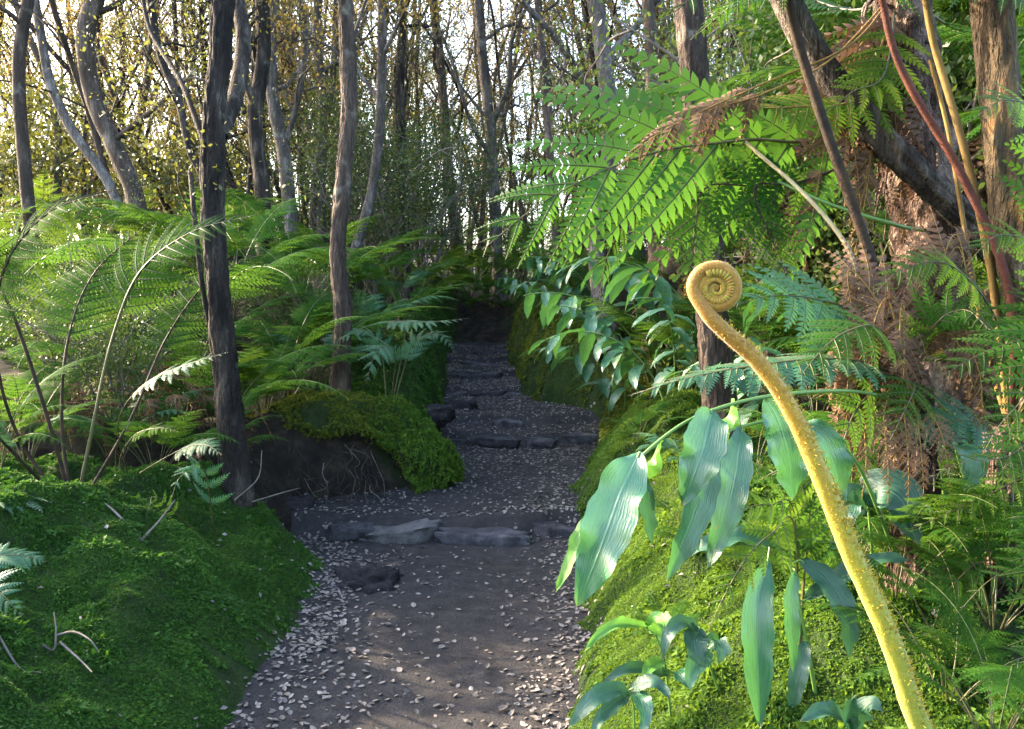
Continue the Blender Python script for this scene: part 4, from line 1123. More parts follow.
custom_fern((1015, 700, 2.45), [
    ([(1010, 430, 2.5), (1012, 300, 2.42), (962, 175, 2.4), (902, 70, 2.36), (878, -20, 2.3), (866, -120, 2.2), (820, -200, 1.9), (760, -230, 1.6)], dict(t0=.68, npin=14, plen=.3, nn=12, stip='stipe_red', sr=.013, mat='fern_big', label='frond with long dark red stalk')),
    ([(1010, 430, 2.5), (998, 320, 2.5), (985, 240, 2.5), (961, 135, 2.5), (933, 40, 2.5), (915, -60, 2.45), (900, -160, 2.3), (930, -230, 2.0)], dict(t0=.72, npin=14, plen=.3, nn=12, stip='stipe_gold', sr=.013, mat='fern_big', label='frond with long ochre stalk')),
    ([(1010, 430, 2.5), (982, 330, 2.55), (964, 225, 2.58), (948, 130, 2.6), (930, 60, 2.6)], dict(npin=0, stip='stipe_gold', sr=.010, name='bare_stalk', label='shorter ochre leafless stalk')),
    ([(1010, 430, 2.5), (1070, 310, 2.25), (1032, 335, 2.1), (985, 352, 2.05), (938, 378, 2.0)], dict(t0=.4, npin=12, plen=.15, nn=13, up=(0, -.6, .8), mat='fern', sr=.005)),
    ([(1010, 430, 2.5), (1075, 330, 2.0), (1035, 385, 1.88), (1000, 425, 1.8), (985, 450, 1.8)], dict(t0=.4, npin=11, plen=.15, nn=13, up=(.1, -.75, .6), mat='fern', sr=.005)),
    ([(1010, 430, 2.5), (1070, 450, 2.1), (1010, 484, 2.0), (950, 512, 1.98), (900, 534, 1.98)], dict(t0=.35, npin=16, plen=.09, nn=11, up=(0, -.35, .95), mat='fern_yellow', sr=.004)),
    ([(1010, 430, 2.5), (1010, 540, 2.2), (972, 566, 2.15), (945, 596, 2.1), (932, 632, 2.1)], dict(t0=.4, npin=10, plen=.10, nn=11, up=(-.2, -.85, .45), mat='fern', sr=.004)),
    ([(1010, 430, 2.5), (1080, 500, 1.8), (1052, 600, 1.7), (1040, 680, 1.66), (1030, 770, 1.66)], dict(t0=.35, npin=13, plen=.14, nn=13, up=(.1, -.85, .45), mat='fern', sr=.005)),
    ([(1010, 430, 2.5), (975, 420, 2.35), (935, 425, 2.3), (900, 445, 2.3)], dict(t0=.3, npin=13, plen=.12, nn=12, up=(0, -.7, .6), mat='fern_skylit', sr=.004)),
    ([(1010, 430, 2.5), (1000, 330, 2.35), (955, 268, 2.2), (905, 268, 2.15), (872, 296, 2.12)], dict(t0=.4, npin=13, plen=.12, nn=10, up=(0, -.7, .7), mat='fern', sr=.004)),
    ([(1010, 430, 2.5), (1060, 350, 2.2), (1040, 255, 2.1), (1000, 235, 2.05), (968, 262, 2.0)], dict(t0=.4, npin=13, plen=.13, nn=10, up=(0, -.7, .7), mat='fern', sr=.004)),
    ([(1010, 430, 2.5), (1050, 420, 2.0), (1010, 455, 1.9), (965, 462, 1.85), (925, 480, 1.85)], dict(t0=.4, npin=13, plen=.10, nn=10, up=(0, -.5, .9), mat='fern', sr=.004)),
    ([(1010, 430, 2.5), (1060, 520, 2.0), (1030, 560, 1.85), (990, 580, 1.8), (960, 610, 1.8)], dict(t0=.4, npin=12, plen=.10, nn=10, up=(-.1, -.7, .7), mat='fern', sr=.004)),
    ([(1010, 430, 2.5), (1075, 560, 1.7), (1050, 640, 1.6), (1005, 665, 1.55), (960, 700, 1.55)], dict(t0=.4, npin=12, plen=.10, nn=10, up=(-.1, -.7, .7), mat='fern', sr=.004)),
    ([(1010, 430, 2.5), (1060, 200, 2.3), (1040, 120, 2.2), (1005, 100, 2.1), (965, 125, 2.05)], dict(t0=.45, npin=13, plen=.15, nn=10, up=(0, -.8, .6), mat='fern_big', sr=.005)),
], 'tree fern at the right edge with long ochre and dark red stalks', 'tree_fern', trunk=([(1014, 600, 2.5), (1012, 500, 2.5), (1010, 430, 2.5)], .075, .07, 'bark_red', 24))

custom_fern((800, 600, 2.1), [
    ([(795, 530, 2.05), (770, 535, 1.98), (745, 560, 1.93), (722, 600, 1.9), (708, 632, 1.9)], dict(rooted=True, t0=.42, npin=11, plen=.10, nn=12, up=(-.1, -.85, .5), mat='fern_yellow', sr=.004)),
    ([(795, 520, 2.05), (770, 505, 1.98), (745, 510, 1.93), (720, 535, 1.9)], dict(rooted=True, t0=.42, npin=11, plen=.10, nn=12, up=(-.1, -.8, .5), mat='fern', sr=.004)),
    ([(810, 510, 2.05), (830, 495, 2.0), (850, 510, 1.98), (860, 540, 1.95)], dict(rooted=True, t0=.42, npin=11, plen=.09, nn=12, up=(.1, -.8, .5), mat='fern', sr=.004)),
    ([(805, 515, 2.1), (795, 480, 2.15), (780, 470, 2.2), (760, 480, 2.25)], dict(rooted=True, t0=.42, npin=11, plen=.09, nn=12, up=(0, -.8, .5), mat='fern', sr=.004)),
], 'small pale green fern on the mossy right bank under the ginger leaves')

custom_fern((75, 520, 4.0), [
    ([(75, 515, 3.95), (42, 400, 3.8), (6, 300, 3.7), (-40, 235, 3.4), (-110, 225, 3.1)], dict(t0=.62, npin=16, plen=.3, nn=14, mat='fern', stip='stipe_dark', sr=.010)),
    ([(75, 515, 3.95), (92, 430, 3.95), (112, 340, 3.95), (140, 272, 3.95), (192, 232, 3.9), (255, 215, 3.85)], dict(up=(.1, -.6, .75), t0=.52, npin=17, plen=.30, nn=14, mat='fern', stip='stipe', sr=.009)),
    ([(75, 515, 3.95), (62, 430, 4.1), (68, 340, 4.3), (95, 272, 4.6), (150, 222, 4.9)], dict(up=(.1, -.6, .75), t0=.5, npin=17, plen=.32, nn=13, mat='fern', stip='stipe_dark', sr=.009)),
    ([(75, 515, 3.95), (30, 470, 3.7), (-25, 415, 3.4), (-70, 390, 3.1)], dict(t0=.5, npin=15, plen=.26, nn=13, mat='fern_skylit', stip='stipe_dark', sr=.009)),
    ([(75, 515, 3.95), (130, 420, 4.3), (168, 335, 4.7), (212, 278, 5.0), (270, 250, 5.2)], dict(up=(.1, -.6, .75), t0=.5, npin=16, plen=.28, nn=13, mat='fern', stip='stipe_dark', sr=.008)),
    ([(75, 515, 3.95), (20, 440, 3.9), (-5, 350, 3.7), (5, 268, 3.5), (50, 212, 3.4), (118, 190, 3.3)], dict(up=(.1, -.6, .75), t0=.52, npin=17, plen=.28, nn=14, mat='fern', stip='stipe_dark', sr=.009)),
    ([(75, 515, 3.95), (40, 500, 3.6), (0, 500, 3.3), (-50, 520, 3.0)], dict(t0=.4, npin=14, plen=.2, nn=12, mat='fern_skylit', stip='stipe_dark', sr=.006)),
], 'large fern fanning long dark stalks from the crest of the left bank')
for k in range(7):
    px = rng.uniform(-30, 170); d = rng.uniform(4.7, 6.2)
    fr = []
    for j in range(7):
        a = rng.uniform(0, 6.28); l = rng.uniform(60, 150)
        x1 = px + math.cos(a) * l; dd_ = d - math.sin(a) * .4
        y0 = 364.5 + 800 * (1.5 - .64) / d - 64
        fr.append(([(px + math.cos(a) * l * .35, y0 - rng.uniform(20, 60), d), (px + math.cos(a) * l * .8, y0 - rng.uniform(0, 50), dd_), (x1, y0 + rng.uniform(5, 40), dd_)], dict(dead, rooted=True, t0=.35, npin=12, nn=6, plen=.12, up=(rng.uniform(-.4, .4), -.6, .7), name='dead_frond')))
    custom_fern((px, 500, d), fr, 'withered brown fern collapsed among the green ferns of the left bank', group='withered ferns on the left bank')
custom_fern((130, 500, 4.3), [
    ([(118, 425, 4.1), (140, 388, 3.95), (178, 368, 3.8), (228, 352, 3.72)], dict(rooted=True, t0=.5, npin=15, plen=.11, nn=12, up=(0, -.45, .9), mat='fern_skylit', sr=.004)),
    ([(120, 460, 4.2), (135, 435, 4.1), (160, 428, 4.0), (180, 432, 3.95)], dict(rooted=True, t0=.5, npin=12, plen=.07, nn=10, up=(0, -.4, .9), mat='fern_yellow', sr=.004)),
    ([(180, 450, 4.1), (205, 445, 4.0), (222, 455, 3.9)], dict(rooted=True, t0=.5, npin=12, plen=.10, nn=10, up=(0, -.4, .9), mat='fern_skylit', sr=.004)),
], 'small skylight-tinted blue-green fern leaning left of the rough dark tree')
custom_fern((215, 492, 4.0), [
    ([(205, 472, 3.8), (190, 470, 3.7), (178, 480, 3.6), (172, 497, 3.55)], dict(rooted=True, t0=.35, npin=8, plen=.115, nn=12, up=(-.1, -.8, .6), mat='fern_skylit', sr=.004)),
    ([(160, 500, 3.7), (150, 505, 3.6), (146, 520, 3.55)], dict(rooted=True, t0=.5, npin=8, plen=.05, nn=8, up=(-.1, -.8, .6), mat='fern', sr=.003)),
], 'young star-shaped skylight-tinted blue-green fern on the moss below the rough dark tree')
custom_fern((388, 398, 6.2), [
    ([(395, 358, 6.1), (385, 346, 5.95), (374, 356, 5.8), (366, 384, 5.7)], dict(rooted=True, t0=.4, npin=9, plen=.24, nn=12, up=(-.1, -.8, .6), mat='fern_skylit', sr=.005)),
    ([(410, 350, 6.3), (425, 335, 6.3), (440, 335, 6.2), (455, 350, 6.1)], dict(rooted=True, t0=.45, npin=12, plen=.15, nn=10, mat='fern_skylit', sr=.005)),
    ([(380, 345, 6.3), (360, 330, 6.2), (350, 335, 6.1), (330, 345, 6.0)], dict(rooted=True, t0=.45, npin=12, plen=.15, nn=10, mat='fern_skylit', sr=.005)),
    ([(405, 330, 6.5), (390, 322, 6.4), (430, 322, 6.2), (470, 318, 6.2)], dict(rooted=True, t0=.55, npin=14, plen=.15, nn=10, mat='fern_skylit', sr=.005)),
], 'skylight-tinted blue-green fern facing the path right of the slim grey tree')
custom_fern((-45, 640, 2.7), [
    ([(-40, 590, 2.6), (-15, 585, 2.52), (5, 597, 2.47), (22, 618, 2.44)], dict(rooted=True, t0=.4, npin=9, plen=.08, nn=10, up=(.1, -.8, .6), mat='fern_skylit', sr=.003)),
    ([(-40, 590, 2.7), (-10, 560, 2.75), (20, 555, 2.8), (45, 562, 2.8)], dict(rooted=True, t0=.4, npin=11, plen=.08, nn=10, up=(0, -.4, .9), mat='fern_skylit', sr=.003)),
], 'small skylight-tinted blue-green fern at the left edge of the near mossy bank')

# ---------------------------------------------------------------- the yellow fiddlehead
bx = P(925, 729, 1.2)
fb = np.array([.78, 1.32, float(gz(.78, 1.32)) - .03])
fid = empty('fiddlehead_fern', fb)
tag(fid, 'golden yellow hairy fiddlehead coiled at the tip of a tall leaning stem', 'fiddlehead')
cc = np.array([716, 289.0]); DF = 1.2
sp_pts = [fb, P(985, 850, 1.24), P(921, 729, 1.21), P(890, 640, 1.2), P(852, 555, 1.2), P(818, 470, 1.2), P(788, 405, 1.2), P(758, 362, 1.2), P(732, 338, 1.2), P(714, 322, 1.2), P(703, 310, 1.2)]
c, Ls = even(spline(sp_pts, 160))
tt = np.linspace(0, 1, 160); c_full = c
rad = np.interp(tt, [0, .35, .7, .86, 1], [.0180, .0164, .0146, .0128, .0112])
g = Geo(); tube(g, c[:-16], rad[:-16], 32, rough=.07, rnd=np.clip((tt - .3) / .7, 0, 1)[:-16], cap=False, freq=30)


def fiddle_mat():
    m, nt, out = newmat('fiddlehead_skin')
    a = attr(nt, 'rnd'); nz, _ = noise(nt, 60, 5)
    f = mathn(nt, 'ADD', a, mathn(nt, 'MULTIPLY', mathn(nt, 'SUBTRACT', nz, .5), .5), clamp=True)
    col = ramp(nt, f, [(0, (.14, .18, .008)), (.5, (.235, .21, .008)), (.78, (.265, .155, .009)), (1, (.22, .10, .008))])
    n2, _ = noise(nt, 260, 3); col = mixc(nt, mathn(nt, 'MULTIPLY', mathn(nt, 'SUBTRACT', n2, .55, clamp=True), 3, clamp=True), col, (.48, .35, .08))
    pb = node(nt, 'ShaderNodeBsdfPrincipled'); pb.inputs['Roughness'].default_value = .6; pb.inputs['Specular IOR Level'].default_value = .3
    pb.inputs['Subsurface Weight'].default_value = .0
    pb.inputs['Sheen Weight'].default_value = .25
    nt.links.new(col, pb.inputs['Base Color'])
    bp = node(nt, 'ShaderNodeBump'); bp.inputs['Strength'].default_value = .5; bp.inputs['Distance'].default_value = .002
    nt.links.new(n2, bp.inputs['Height']); nt.links.new(bp.outputs[0], pb.inputs['Normal'])
    nt.links.new(pb.outputs[0], out.inputs['Surface'])
    return m


M['fiddle'] = fiddle_mat()
M['fuzz'] = leafmat('golden_fuzz', (.40, .28, .03), (.55, .42, .10), (.45, .34, .06), tr=.3, rough=.7, spec=.2, ns=30, objw=0)
stem = part('stem', g, [M['fiddle']], fid)


def hairs(c, rad, n, lmin, lmax, wd, side=None, seed=0, flat=0.0):
    i = rng.integers(0, len(c) - 1, n); fr = rng.random(n)[:, None]
    p = c[i] * (1 - fr) + c[i + 1] * fr
    T = unit(c[i + 1] - c[i])
    o = rng.normal(0, 1, (n, 3)); o = unit(o - T * (o * T).sum(-1, keepdims=True))
    if side is not None:
        o = unit(o + np.asarray(side) * 1.1); o = unit(o - T * (o * T).sum(-1, keepdims=True))
    r = (rad[i])[:, None]
    L = rng.uniform(lmin, lmax, n)[:, None]
    d = unit(o + T * rng.uniform(.0, .9, n)[:, None] + rng.normal(0, .35, (n, 3)))
    s = unit(np.cross(d, o + rng.normal(0, .5, (n, 3)))) * wd
    b = p + o * r * .97
    v = np.stack([b - s, b + s, b + d * L * .6 + s * .6, b + d * L, b + d * L * .6 - s * .6], 1).reshape(-1, 3)
    return v, np.arange(n)[:, None] * 5, rng.random(n)


g = Geo()
for (lo, hi, n, a, b, w, sd) in ((25, 150, 900, .0015, .0035, .0003, None), (25, 155, 1300, .003, .010, .0011, (.75, -.2, .35)), (40, 120, 420, .005, .012, .0016, (.9, -.1, .3)), (95, 159, 900, .003, .007, .0005, (.5, -.2, .6)), (110, 159, 900, .002, .005, .0004, None)):
    v, bs, rn = hairs(c[lo:hi], rad[lo:hi], n, a, b, w, sd)
    g.add(v, bs + np.array([0, 1, 2, 4]), 0, np.repeat(rn, 5)); f3 = bs + np.array([4, 2, 3]); g.f.append(f3 + g.n - len(v)); g.m.append(np.zeros(len(f3), np.int32))
h = part('hair', g, [M['fuzz']], stem, smooth=False, base=fb); h['kind'] = 'stuff'

# coil: an Archimedean spiral that turns over the top and inward
turns = 2.6
th = np.linspace(0, turns * 2 * math.pi, 240)
u = th / th[-1]
Rr_ = (.0358 * (1 - u) ** .95 + .0012)
ang = math.radians(205) - th                      # starts at the lower left, clockwise over the top
ctr = P(cc[0], cc[1], DF)
sx, sy = np.array([.985, -.17, 0]), np.array([0.0, .05, 1.0])
coil = ctr + (Rr_ * np.cos(ang))[:, None] * sx + (Rr_ * np.sin(ang))[:, None] * sy
tr_ = np.interp(u, [0, .1, .4, .75, 1], [.0108, .0096, .0072, .0050, .0024])
raw = np.vstack([c[-18:-2], coil[6:]]); rw = np.concatenate([rad[-18:-2], tr_[6:]])
both, _ = even(np.column_stack([raw, rw]))
tq = np.linspace(0, 1, len(both)); tn = np.linspace(0, 1, 360)
both = np.stack([np.interp(tn, tq, both[:, k]) for k in range(4)], -1)
for it in range(120):
    both[45:150] = both[45:150] * .5 + (both[44:149] + both[46:151]) * .25
whole, wr = both[:, :3], both[:, 3]
g = Geo(); tube(g, whole, wr, 24, rough=.05, rnd=np.clip(np.interp(tn, [0, .15, .4, 1], [.86, .97, 1, .8]), 0, 1), freq=40)
zax = np.cross(sx, sy); zax = zax / np.linalg.norm(zax)
if zax[1] > 0: zax = -zax
# rolled leaflets filling the turns, on both faces of the coil
for k in range(62):
    q = 22 + k * 2.9
    i = int(min(q, 232)); r_in = tr_[i]
    rd = unit(ctr - coil[i])
    for zs in (1, -1):
        a = coil[i] + rd * r_in * .35 + zax * zs * r_in * .75
        b = coil[i] + rd * (r_in * 1.55) + zax * zs * r_in * .75
        ts = np.linspace(0, 1, 7)[:, None]
        cc_ = a * (1 - ts) + b * ts + zax * zs * r_in * .22 * np.sin(ts * math.pi)
        w_ = r_in * .25 + .0003
        tube(g, cc_, w_ * np.array([.55, .95, 1, 1, .95, .75, .3]), 7, rnd=.55 + .35 * rng.random())
tube(g, np.linspace(ctr - zax * .002, ctr + zax * .0035, 6), np.array([.0036, .0042, .0042, .0038, .003, .0012]), 12, rnd=.9)
coilo = part('coil', g, [M['fiddle']], fid)
g = Geo()
for (n, a, b) in ((2600, .0012, .0032),):
    v, bs, rn = hairs(coil[2:120], tr_[2:120], n, a, b, .00028)
    g.add(v, bs + np.array([0, 1, 2, 4]), 0, np.repeat(rn, 5)); f3 = bs + np.array([4, 2, 3]); g.f.append(f3 + g.n - len(v)); g.m.append(np.zeros(len(f3), np.int32))
h = part('hair', g, [M['fuzz']], coilo, smooth=False, base=fb); h['kind'] = 'stuff'


# ---------------------------------------------------------------- broad-leaved ginger plants
def ginger(root_px, stem_px, lvs, label, sr=.006, cat='ginger plant', name='ginger_plant'):
    b = ground_at(P(*root_px), .02)
    root = empty(name, b); tag(root, label, cat)
    c = spline([b] + Q(stem_px), 70)
    g = Geo(); tube(g, c, np.linspace(1, .5, 70) * sr, 10); part('stem', g, [M['stem_green']], root)
    for (pts, w, up, mat) in lvs:
        p = Q(pts)
        g = Geo(); leaf(g, spline(p, 36), up, w, 6, rng.uniform(.15, .45), rng.uniform(.04, .08), ph=rng.uniform(0, 6))
        # short petiole back to the stem
        j = np.argmin(np.linalg.norm(c - p[0], axis=1)); tube(g, spline([c[j], p[0], p[0] + (np.asarray(p[1]) - p[0]) * .15], 8), .0028, 6, 1)
        part('leaf', g, [M[mat], M['stem_green']], root)
    return root


ginger((930, 660, 2.35), [(945, 540, 2.5), (935, 445, 2.5), (885, 398, 2.2), (795, 393, 1.88), (700, 415, 1.78), (635, 462, 1.72), (606, 500, 1.7)], [
    ([(640, 452, 1.72), (622, 490, 1.68), (602, 545, 1.66), (578, 606, 1.68)], .135, (-.35, -.9, .1), 'ginger'),
    ([(608, 497, 1.70), (588, 525, 1.69), (572, 560, 1.69), (556, 592, 1.7)], .05, (-.7, -.6, .2), 'ginger_fresh'),
    ([(660, 440, 1.74), (652, 458, 1.77), (640, 478, 1.79), (634, 500, 1.8)], .075, (.5, -.5, .6), 'ginger_fresh'),
    ([(712, 410, 1.78), (706, 436, 1.73), (696, 470, 1.71), (682, 505, 1.72)], .115, (-.1, -.95, .25), 'ginger'),
    ([(735, 404, 1.82), (728, 415, 1.86), (722, 428, 1.88), (720, 450, 1.9)], .09, (.3, -.6, .5), 'ginger_fresh'),
    ([(765, 398, 1.85), (778, 420, 1.86), (788, 455, 1.87), (793, 500, 1.9)], .125, (.1, -.95, .2), 'ginger'),
    ([(640, 470, 1.74), (644, 500, 1.76), (648, 520, 1.78), (652, 545, 1.8)], .06, (.4, -.7, .3), 'ginger_dark'),
], 'arching ginger shoot whose broad leaves hang over the path edge')
ginger((940, 670, 2.45), [(900, 560, 2.3), (856, 462, 2.1), (803, 422, 1.97), (740, 427, 1.86), (704, 448, 1.8)], [
    ([(712, 445, 1.8), (705, 480, 1.76), (690, 525, 1.74), (666, 582, 1.74)], .085, (.2, -.95, .2), 'ginger'),
    ([(742, 428, 1.86), (737, 462, 1.8), (727, 510, 1.77), (708, 568, 1.77)], .092, (-.15, -.95, .15), 'ginger'),
    ([(705, 470, 1.82), (694, 500, 1.86), (690, 530, 1.88), (700, 552, 1.9)], .07, (.3, -.8, .4), 'ginger_dark'),
    ([(800, 423, 1.97), (822, 440, 1.95), (835, 470, 1.95), (840, 505, 1.97)], .10, (.2, -.9, .2), 'ginger'),
], 'lower ginger shoot with narrow pointed leaves behind the first')
ginger((815, 735, 2.15), [(806, 640, 2.1), (790, 565, 2.06), (770, 545, 2.0)], [
    ([(768, 560, 1.98), (757, 600, 1.93), (757, 660, 1.91), (760, 728, 1.93)], .095, (-.1, -1, .1), 'ginger'),
    ([(795, 570, 2.05), (790, 600, 2.02), (792, 640, 2.01), (793, 672, 2.02)], .06, (.3, -.9, .2), 'ginger'),
    ([(800, 560, 2.06), (826, 580, 2.04), (846, 615, 2.02), (850, 660, 2.02)], .085, (.2, -.9, .3), 'ginger_dark'),
    ([(806, 640, 2.1), (800, 665, 2.06), (795, 690, 2.05), (790, 715, 2.06)], .06, (-.2, -.9, .3), 'ginger_dark'),
    ([(805, 600, 2.08), (845, 575, 2.1), (880, 560, 2.1), (912, 560, 2.1)], .07, (0, -.5, .8), 'ginger_dark'),
    ([(778, 548, 2.0), (745, 538, 1.98), (715, 542, 1.96), (690, 556, 1.95)], .085, (0, -.35, .9), 'ginger_dark'),
], 'upright ginger plant with long limp leaves low on the right bank')
ginger((870, 640, 2.35), [(872, 560, 2.32), (868, 505, 2.28)], [
    ([(866, 505, 2.28), (880, 490, 2.22), (902, 500, 2.18), (918, 545, 2.15)], .17, (-.1, -.75, .65), 'ginger_dark'),
    ([(866, 510, 2.28), (848, 500, 2.24), (838, 520, 2.2), (838, 560, 2.2)], .12, (-.3, -.75, .5), 'ginger_dark'),
], 'dark broad-leaved plant in the shade beneath the dead fronds', name='broad_leaf_plant', cat='plant')
ginger((985, 600, 2.35), [(975, 520, 2.3), (956, 450, 2.22)], [
    ([(956, 445, 2.22), (966, 452, 2.17), (972, 470, 2.15), (964, 492, 2.15)], .10, (.1, -.9, .4), 'ginger'),
], 'single heart-shaped dark leaf beside the brown dead fronds', name='broad_leaf_plant', cat='plant')
ginger((672, 690, 2.3), [(664, 660, 2.26), (650, 625, 2.2), (632, 606, 2.16)], [
    ([(650, 628, 2.2), (622, 624, 2.12), (600, 634, 2.08), (584, 652, 2.06)], .042, (0, -.6, .8), 'ginger_fresh'),
    ([(650, 630, 2.2), (658, 622, 2.15), (664, 626, 2.1), (660, 645, 2.08)], .075, (0, -.8, .6), 'ginger_fresh'),
    ([(664, 660, 2.26), (655, 664, 2.2), (648, 670, 2.16), (642, 682, 2.13)], .055, (-.2, -.7, .7), 'ginger_fresh'),
    ([(668, 675, 2.28), (676, 672, 2.2), (684, 680, 2.16), (690, 690, 2.14)], .075, (.1, -.6, .8), 'ginger'),
    ([(668, 675, 2.28), (640, 668, 2.2), (620, 672, 2.15), (600, 686, 2.12)], .05, (0, -.6, .8), 'ginger_dark'),
], 'seedling with fresh light green leaves on the mossy right bank', .004, 'seedling', 'seedling')
ginger((635, 735, 2.15), [(634, 715, 2.12), (630, 692, 2.1)], [
    ([(630, 692, 2.1), (612, 690, 2.05), (590, 702, 2.0), (568, 728, 1.98)], .065, (0, -.6, .8), 'ginger_dark'),
    ([(630, 694, 2.1), (616, 704, 2.05), (600, 720, 2.0), (590, 740, 1.98)], .05, (-.2, -.7, .7), 'ginger_dark'),
    ([(630, 692, 2.1), (640, 698, 2.04), (645, 715, 2.0), (642, 735, 1.98)], .06, (.2, -.7, .7), 'ginger'),
    ([(630, 690, 2.1), (650, 682, 2.06), (664, 690, 2.04), (670, 700, 2.02)], .05, (.2, -.6, .7), 'ginger_dark'),
], 'dark green seedling at the bottom edge of the mossy right bank', .004, 'seedling', 'seedling')
ginger((722, 692, 2.25), [(712, 672, 2.22), (706, 640, 2.18), (695, 622, 2.15)], [
    ([(700, 630, 2.15), (682, 622, 2.1), (668, 636, 2.07), (662, 660, 2.06)], .05, (-.2, -.7, .7), 'ginger_dark'),
    ([(700, 628, 2.15), (695, 640, 2.1), (698, 655, 2.08), (705, 668, 2.07)], .08, (0, -.85, .5), 'ginger_dark'),
    ([(708, 650, 2.18), (700, 660, 2.13), (692, 672, 2.1), (690, 690, 2.08)], .07, (-.1, -.8, .6), 'ginger'),
    ([(708, 645, 2.18), (716, 640, 2.13), (722, 648, 2.1), (718, 665, 2.09)], .06, (.2, -.8, .6), 'ginger'),
], 'dusky blue-green seedling between the fresh seedling and the long limp leaves', .004, 'seedling', 'seedling')
ginger((890, 790, 1.9), [(868, 742, 1.88), (850, 728, 1.86)], [
    ([(850, 728, 1.86), (838, 715, 1.82), (820, 712, 1.8), (800, 722, 1.78)], .06, (0, -.5, .9), 'ginger_dark'),
    ([(856, 732, 1.86), (862, 712, 1.82), (872, 704, 1.8), (884, 712, 1.78)], .07, (0, -.6, .8), 'ginger_dark'),
    ([(850, 730, 1.86), (848, 716, 1.8), (850, 704, 1.78), (856, 694, 1.76)], .06, (0, -.8, .5), 'ginger_dark'),
], 'low dark-leaved seedling at the foot of the yellow stem', .004, 'seedling', 'seedling')

# ginger clumps on the far right bank
LV = []
for k in range(4):
    g = Geo(); t = np.linspace(0, 1, 16)
    bend = [.35, .6, .9, .5][k]
    leaf(g, np.stack([t * (1 - .3 * bend * t), .06 * t * t * (k - 1.5), -bend * .55 * t ** 2 + .12 * t], -1), (0, 0, 1), .36, 3, .2, .025, ph=k * 2.0)
    LV.append(g.mesh('leaf', [M['ginger']]))
STM = []
for k in range(3):
    c = arc(.5, .75, 80, [-5, -30, 15][k], 40, 0)
    g = Geo(); tube(g, c, np.linspace(.008, .003, 40), 6); STM.append((c, g.mesh('stem', [M['stem_green']])))


def clump(k):
    root = empty('ginger_plant', (0, 0, 0)); c, sm = STM[k]
    put('stem', sm, root)
    for j in range(11):
        i = int(10 + j * 2.7); sd = 1 if j % 2 else -1
        t = unit(c[min(i + 1, 39)] - c[i - 1])
        yaw = sd * rng.uniform(.7, 1.3)
        put('leaf', LV[int(rng.integers(4))], root, c[i], (rng.uniform(-.3, .3), .32 + rng.uniform(-.35, .4), yaw), rng.uniform(.28, .42) * (1 if j < 9 else .7))
    index_kids(root)
    return root


CLP = [clump(0), clump(1), clump(2)]
cu = set()
for (px, d, s, rz, k) in ((640, 6.6, 1.0, 3.4, 0), (668, 6.0, 1.05, 3.0, 1), (610, 7.6, 1.0, 3.6, 1), (690, 6.4, 1.2, 3.9, 0), (585, 8.9, .9, 3.3, 2), (565, 9.2, .8, 3.8, 1), (625, 7.2, .8, 4.4, 2), (655, 7.4, 1.3, 3.2, 0), (600, 9.6, 1.0, 3.1, 0), (552, 9.9, .7, 3.5, 1),
                          (675, 5.6, .8, 4.2, 2), (720, 6.6, 1.3, 3.0, 0), (640, 8.2, 1.3, 4.0, 1), (580, 8.75, .6, 4.3, 1), (545, 10.6, .7, 3.3, 0), (790, 4.6, .8, 3.5, 1), (850, 5.0, 1.1, 3.8, 0), (760, 4.9, .8, 4.2, 2)):
    x = (px - 512) / 800 * d
    o = CLP[k] if k not in cu else copy_tree(CLP[k]); cu.add(k)
    o.location = (x, d, float(gz(x, d)) - .02); o.rotation_euler = (rng.uniform(-.1, .1), rng.uniform(-.1, .15), rz); o.scale = (s,) * 3
    if px > 735: tag(o, 'shaded ginger plant deep behind the dead brown fronds', 'ginger plant', 'ginger plants behind the dead fronds')
    else: tag(o, 'arching ginger plant with teal leaves on the steep bank right of the steps', 'ginger plant', 'ginger plants on the right bank')


# ---------------------------------------------------------------- dead twigs on the left bank
def twig(pts_list, label, r=.006):
    base = ground_at(P(*pts_list[0][0]), 0)
    root = empty('fallen_twig', base); tag(root, label, 'twig')
    for pts in pts_list:
        q = []
        for w in pts:
            a = P(*w); a[2] = max(a[2], float(gz(a[0], a[1])) + .016); q.append(a)
        g = Geo(); tube(g, spline(q, 30), np.linspace(1, .4, 30) * r, 6, rough=.2); part('branch', g, [M['twig']], root)


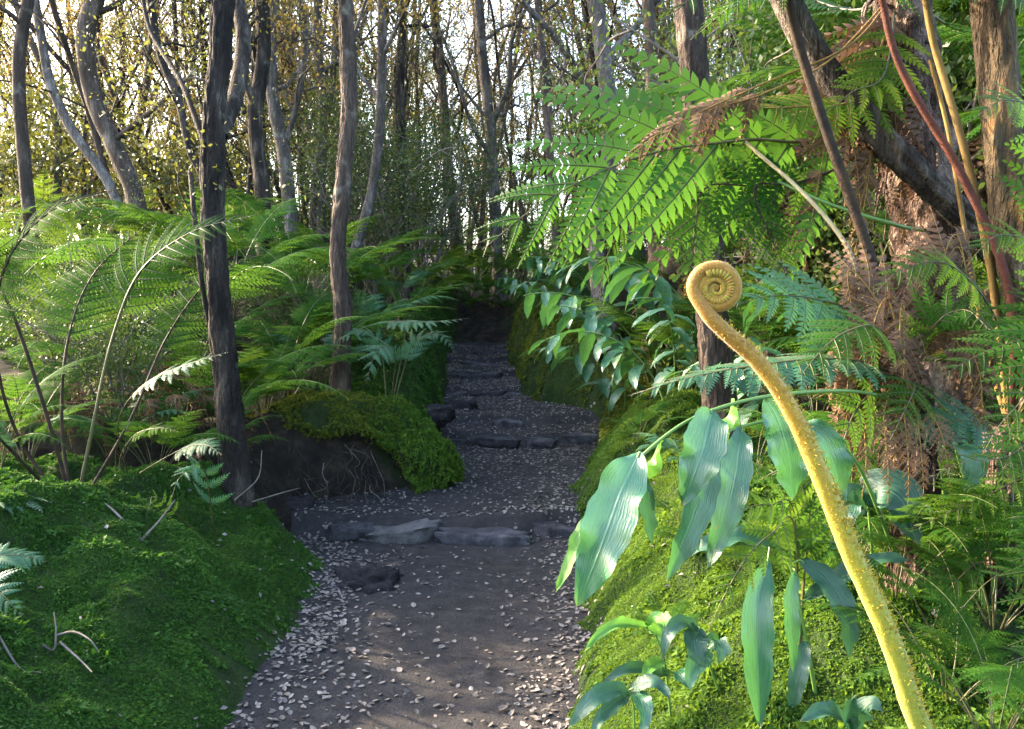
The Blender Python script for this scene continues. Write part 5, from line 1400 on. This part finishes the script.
twig([[(44, 690, 2.7), (54, 655, 2.72), (56, 630, 2.75), (54, 612, 2.78)], [(57, 635, 2.75), (74, 632, 2.72), (90, 640, 2.68), (99, 652, 2.66)], [(60, 642, 2.74), (80, 660, 2.66), (92, 672, 2.6)]], 'pale forked twig lying on the near left moss', .0045)
twig([[(142, 552, 3.5), (146, 535, 3.55), (160, 520, 3.6), (175, 500, 3.7)], [(143, 548, 3.5), (110, 542, 3.6), (75, 520, 3.8)]], 'curved pale twig across the moss under the fan of dark stalks', .007)
twig([[(0, 655, 2.6), (20, 670, 2.55), (42, 688, 2.55)]], 'straight grey twig low at the left edge of the moss', .004)
twig([[(235, 500, 4.2), (258, 478, 4.4), (262, 450, 4.5)], [(252, 502, 4.3), (285, 492, 4.5), (300, 488, 4.6)]], 'thin bent twig at the top of the hollow beside the rough dark tree', .005)

# ---------------------------------------------------------------- light
w = bpy.data.worlds.new('World'); bpy.context.scene.world = w; w.use_nodes = True
nt = w.node_tree; nt.nodes.clear()
sky = nt.nodes.new('ShaderNodeTexSky'); sky.sky_type = 'NISHITA'; sky.sun_disc = False
SUN_AZ, SUN_EL = R(-62), R(24)
sky.sun_elevation = SUN_EL; sky.sun_rotation = SUN_AZ % (2 * math.pi)
sky.air_density = 1.0; sky.dust_density = 3.5; sky.ozone_density = 1.0
bg = nt.nodes.new('ShaderNodeBackground'); bg.inputs['Strength'].default_value = .15
wo = nt.nodes.new('ShaderNodeOutputWorld')
nt.links.new(sky.outputs[0], bg.inputs['Color']); nt.links.new(bg.outputs[0], wo.inputs['Surface'])
ld = bpy.data.lights.new('sun', 'SUN'); ld.energy = 2.3; ld.angle = R(.5); ld.color = (1, .80, .55)
so = bpy.data.objects.new('sun', ld); C.objects.link(so)
sv = Vector((math.sin(SUN_AZ) * math.cos(SUN_EL), math.cos(SUN_AZ) * math.cos(SUN_EL), math.sin(SUN_EL)))
so.rotation_euler = (-sv).to_track_quat('-Z', 'Y').to_euler()

sc = bpy.context.scene
sc.view_settings.view_transform = 'Standard'; sc.view_settings.look = 'None'; sc.view_settings.gamma = 1; sc.view_settings.use_curve_mapping = False
sc.view_settings.exposure = 3.35
sc.render.engine = 'CYCLES'
cy = sc.cycles
cy.max_bounces = 6; cy.diffuse_bounces = 3; cy.glossy_bounces = 2; cy.transmission_bounces = 3; cy.transparent_max_bounces = 4
cy.sample_clamp_indirect = 6; cy.caustics_reflective = False; cy.caustics_refractive = False
cy.use_denoising = True
cy.denoiser = 'OPENIMAGEDENOISE'; cy.denoising_input_passes = 'RGB_ALBEDO_NORMAL'; cy.denoising_prefilter = 'ACCURATE'
sc.render.use_persistent_data = False
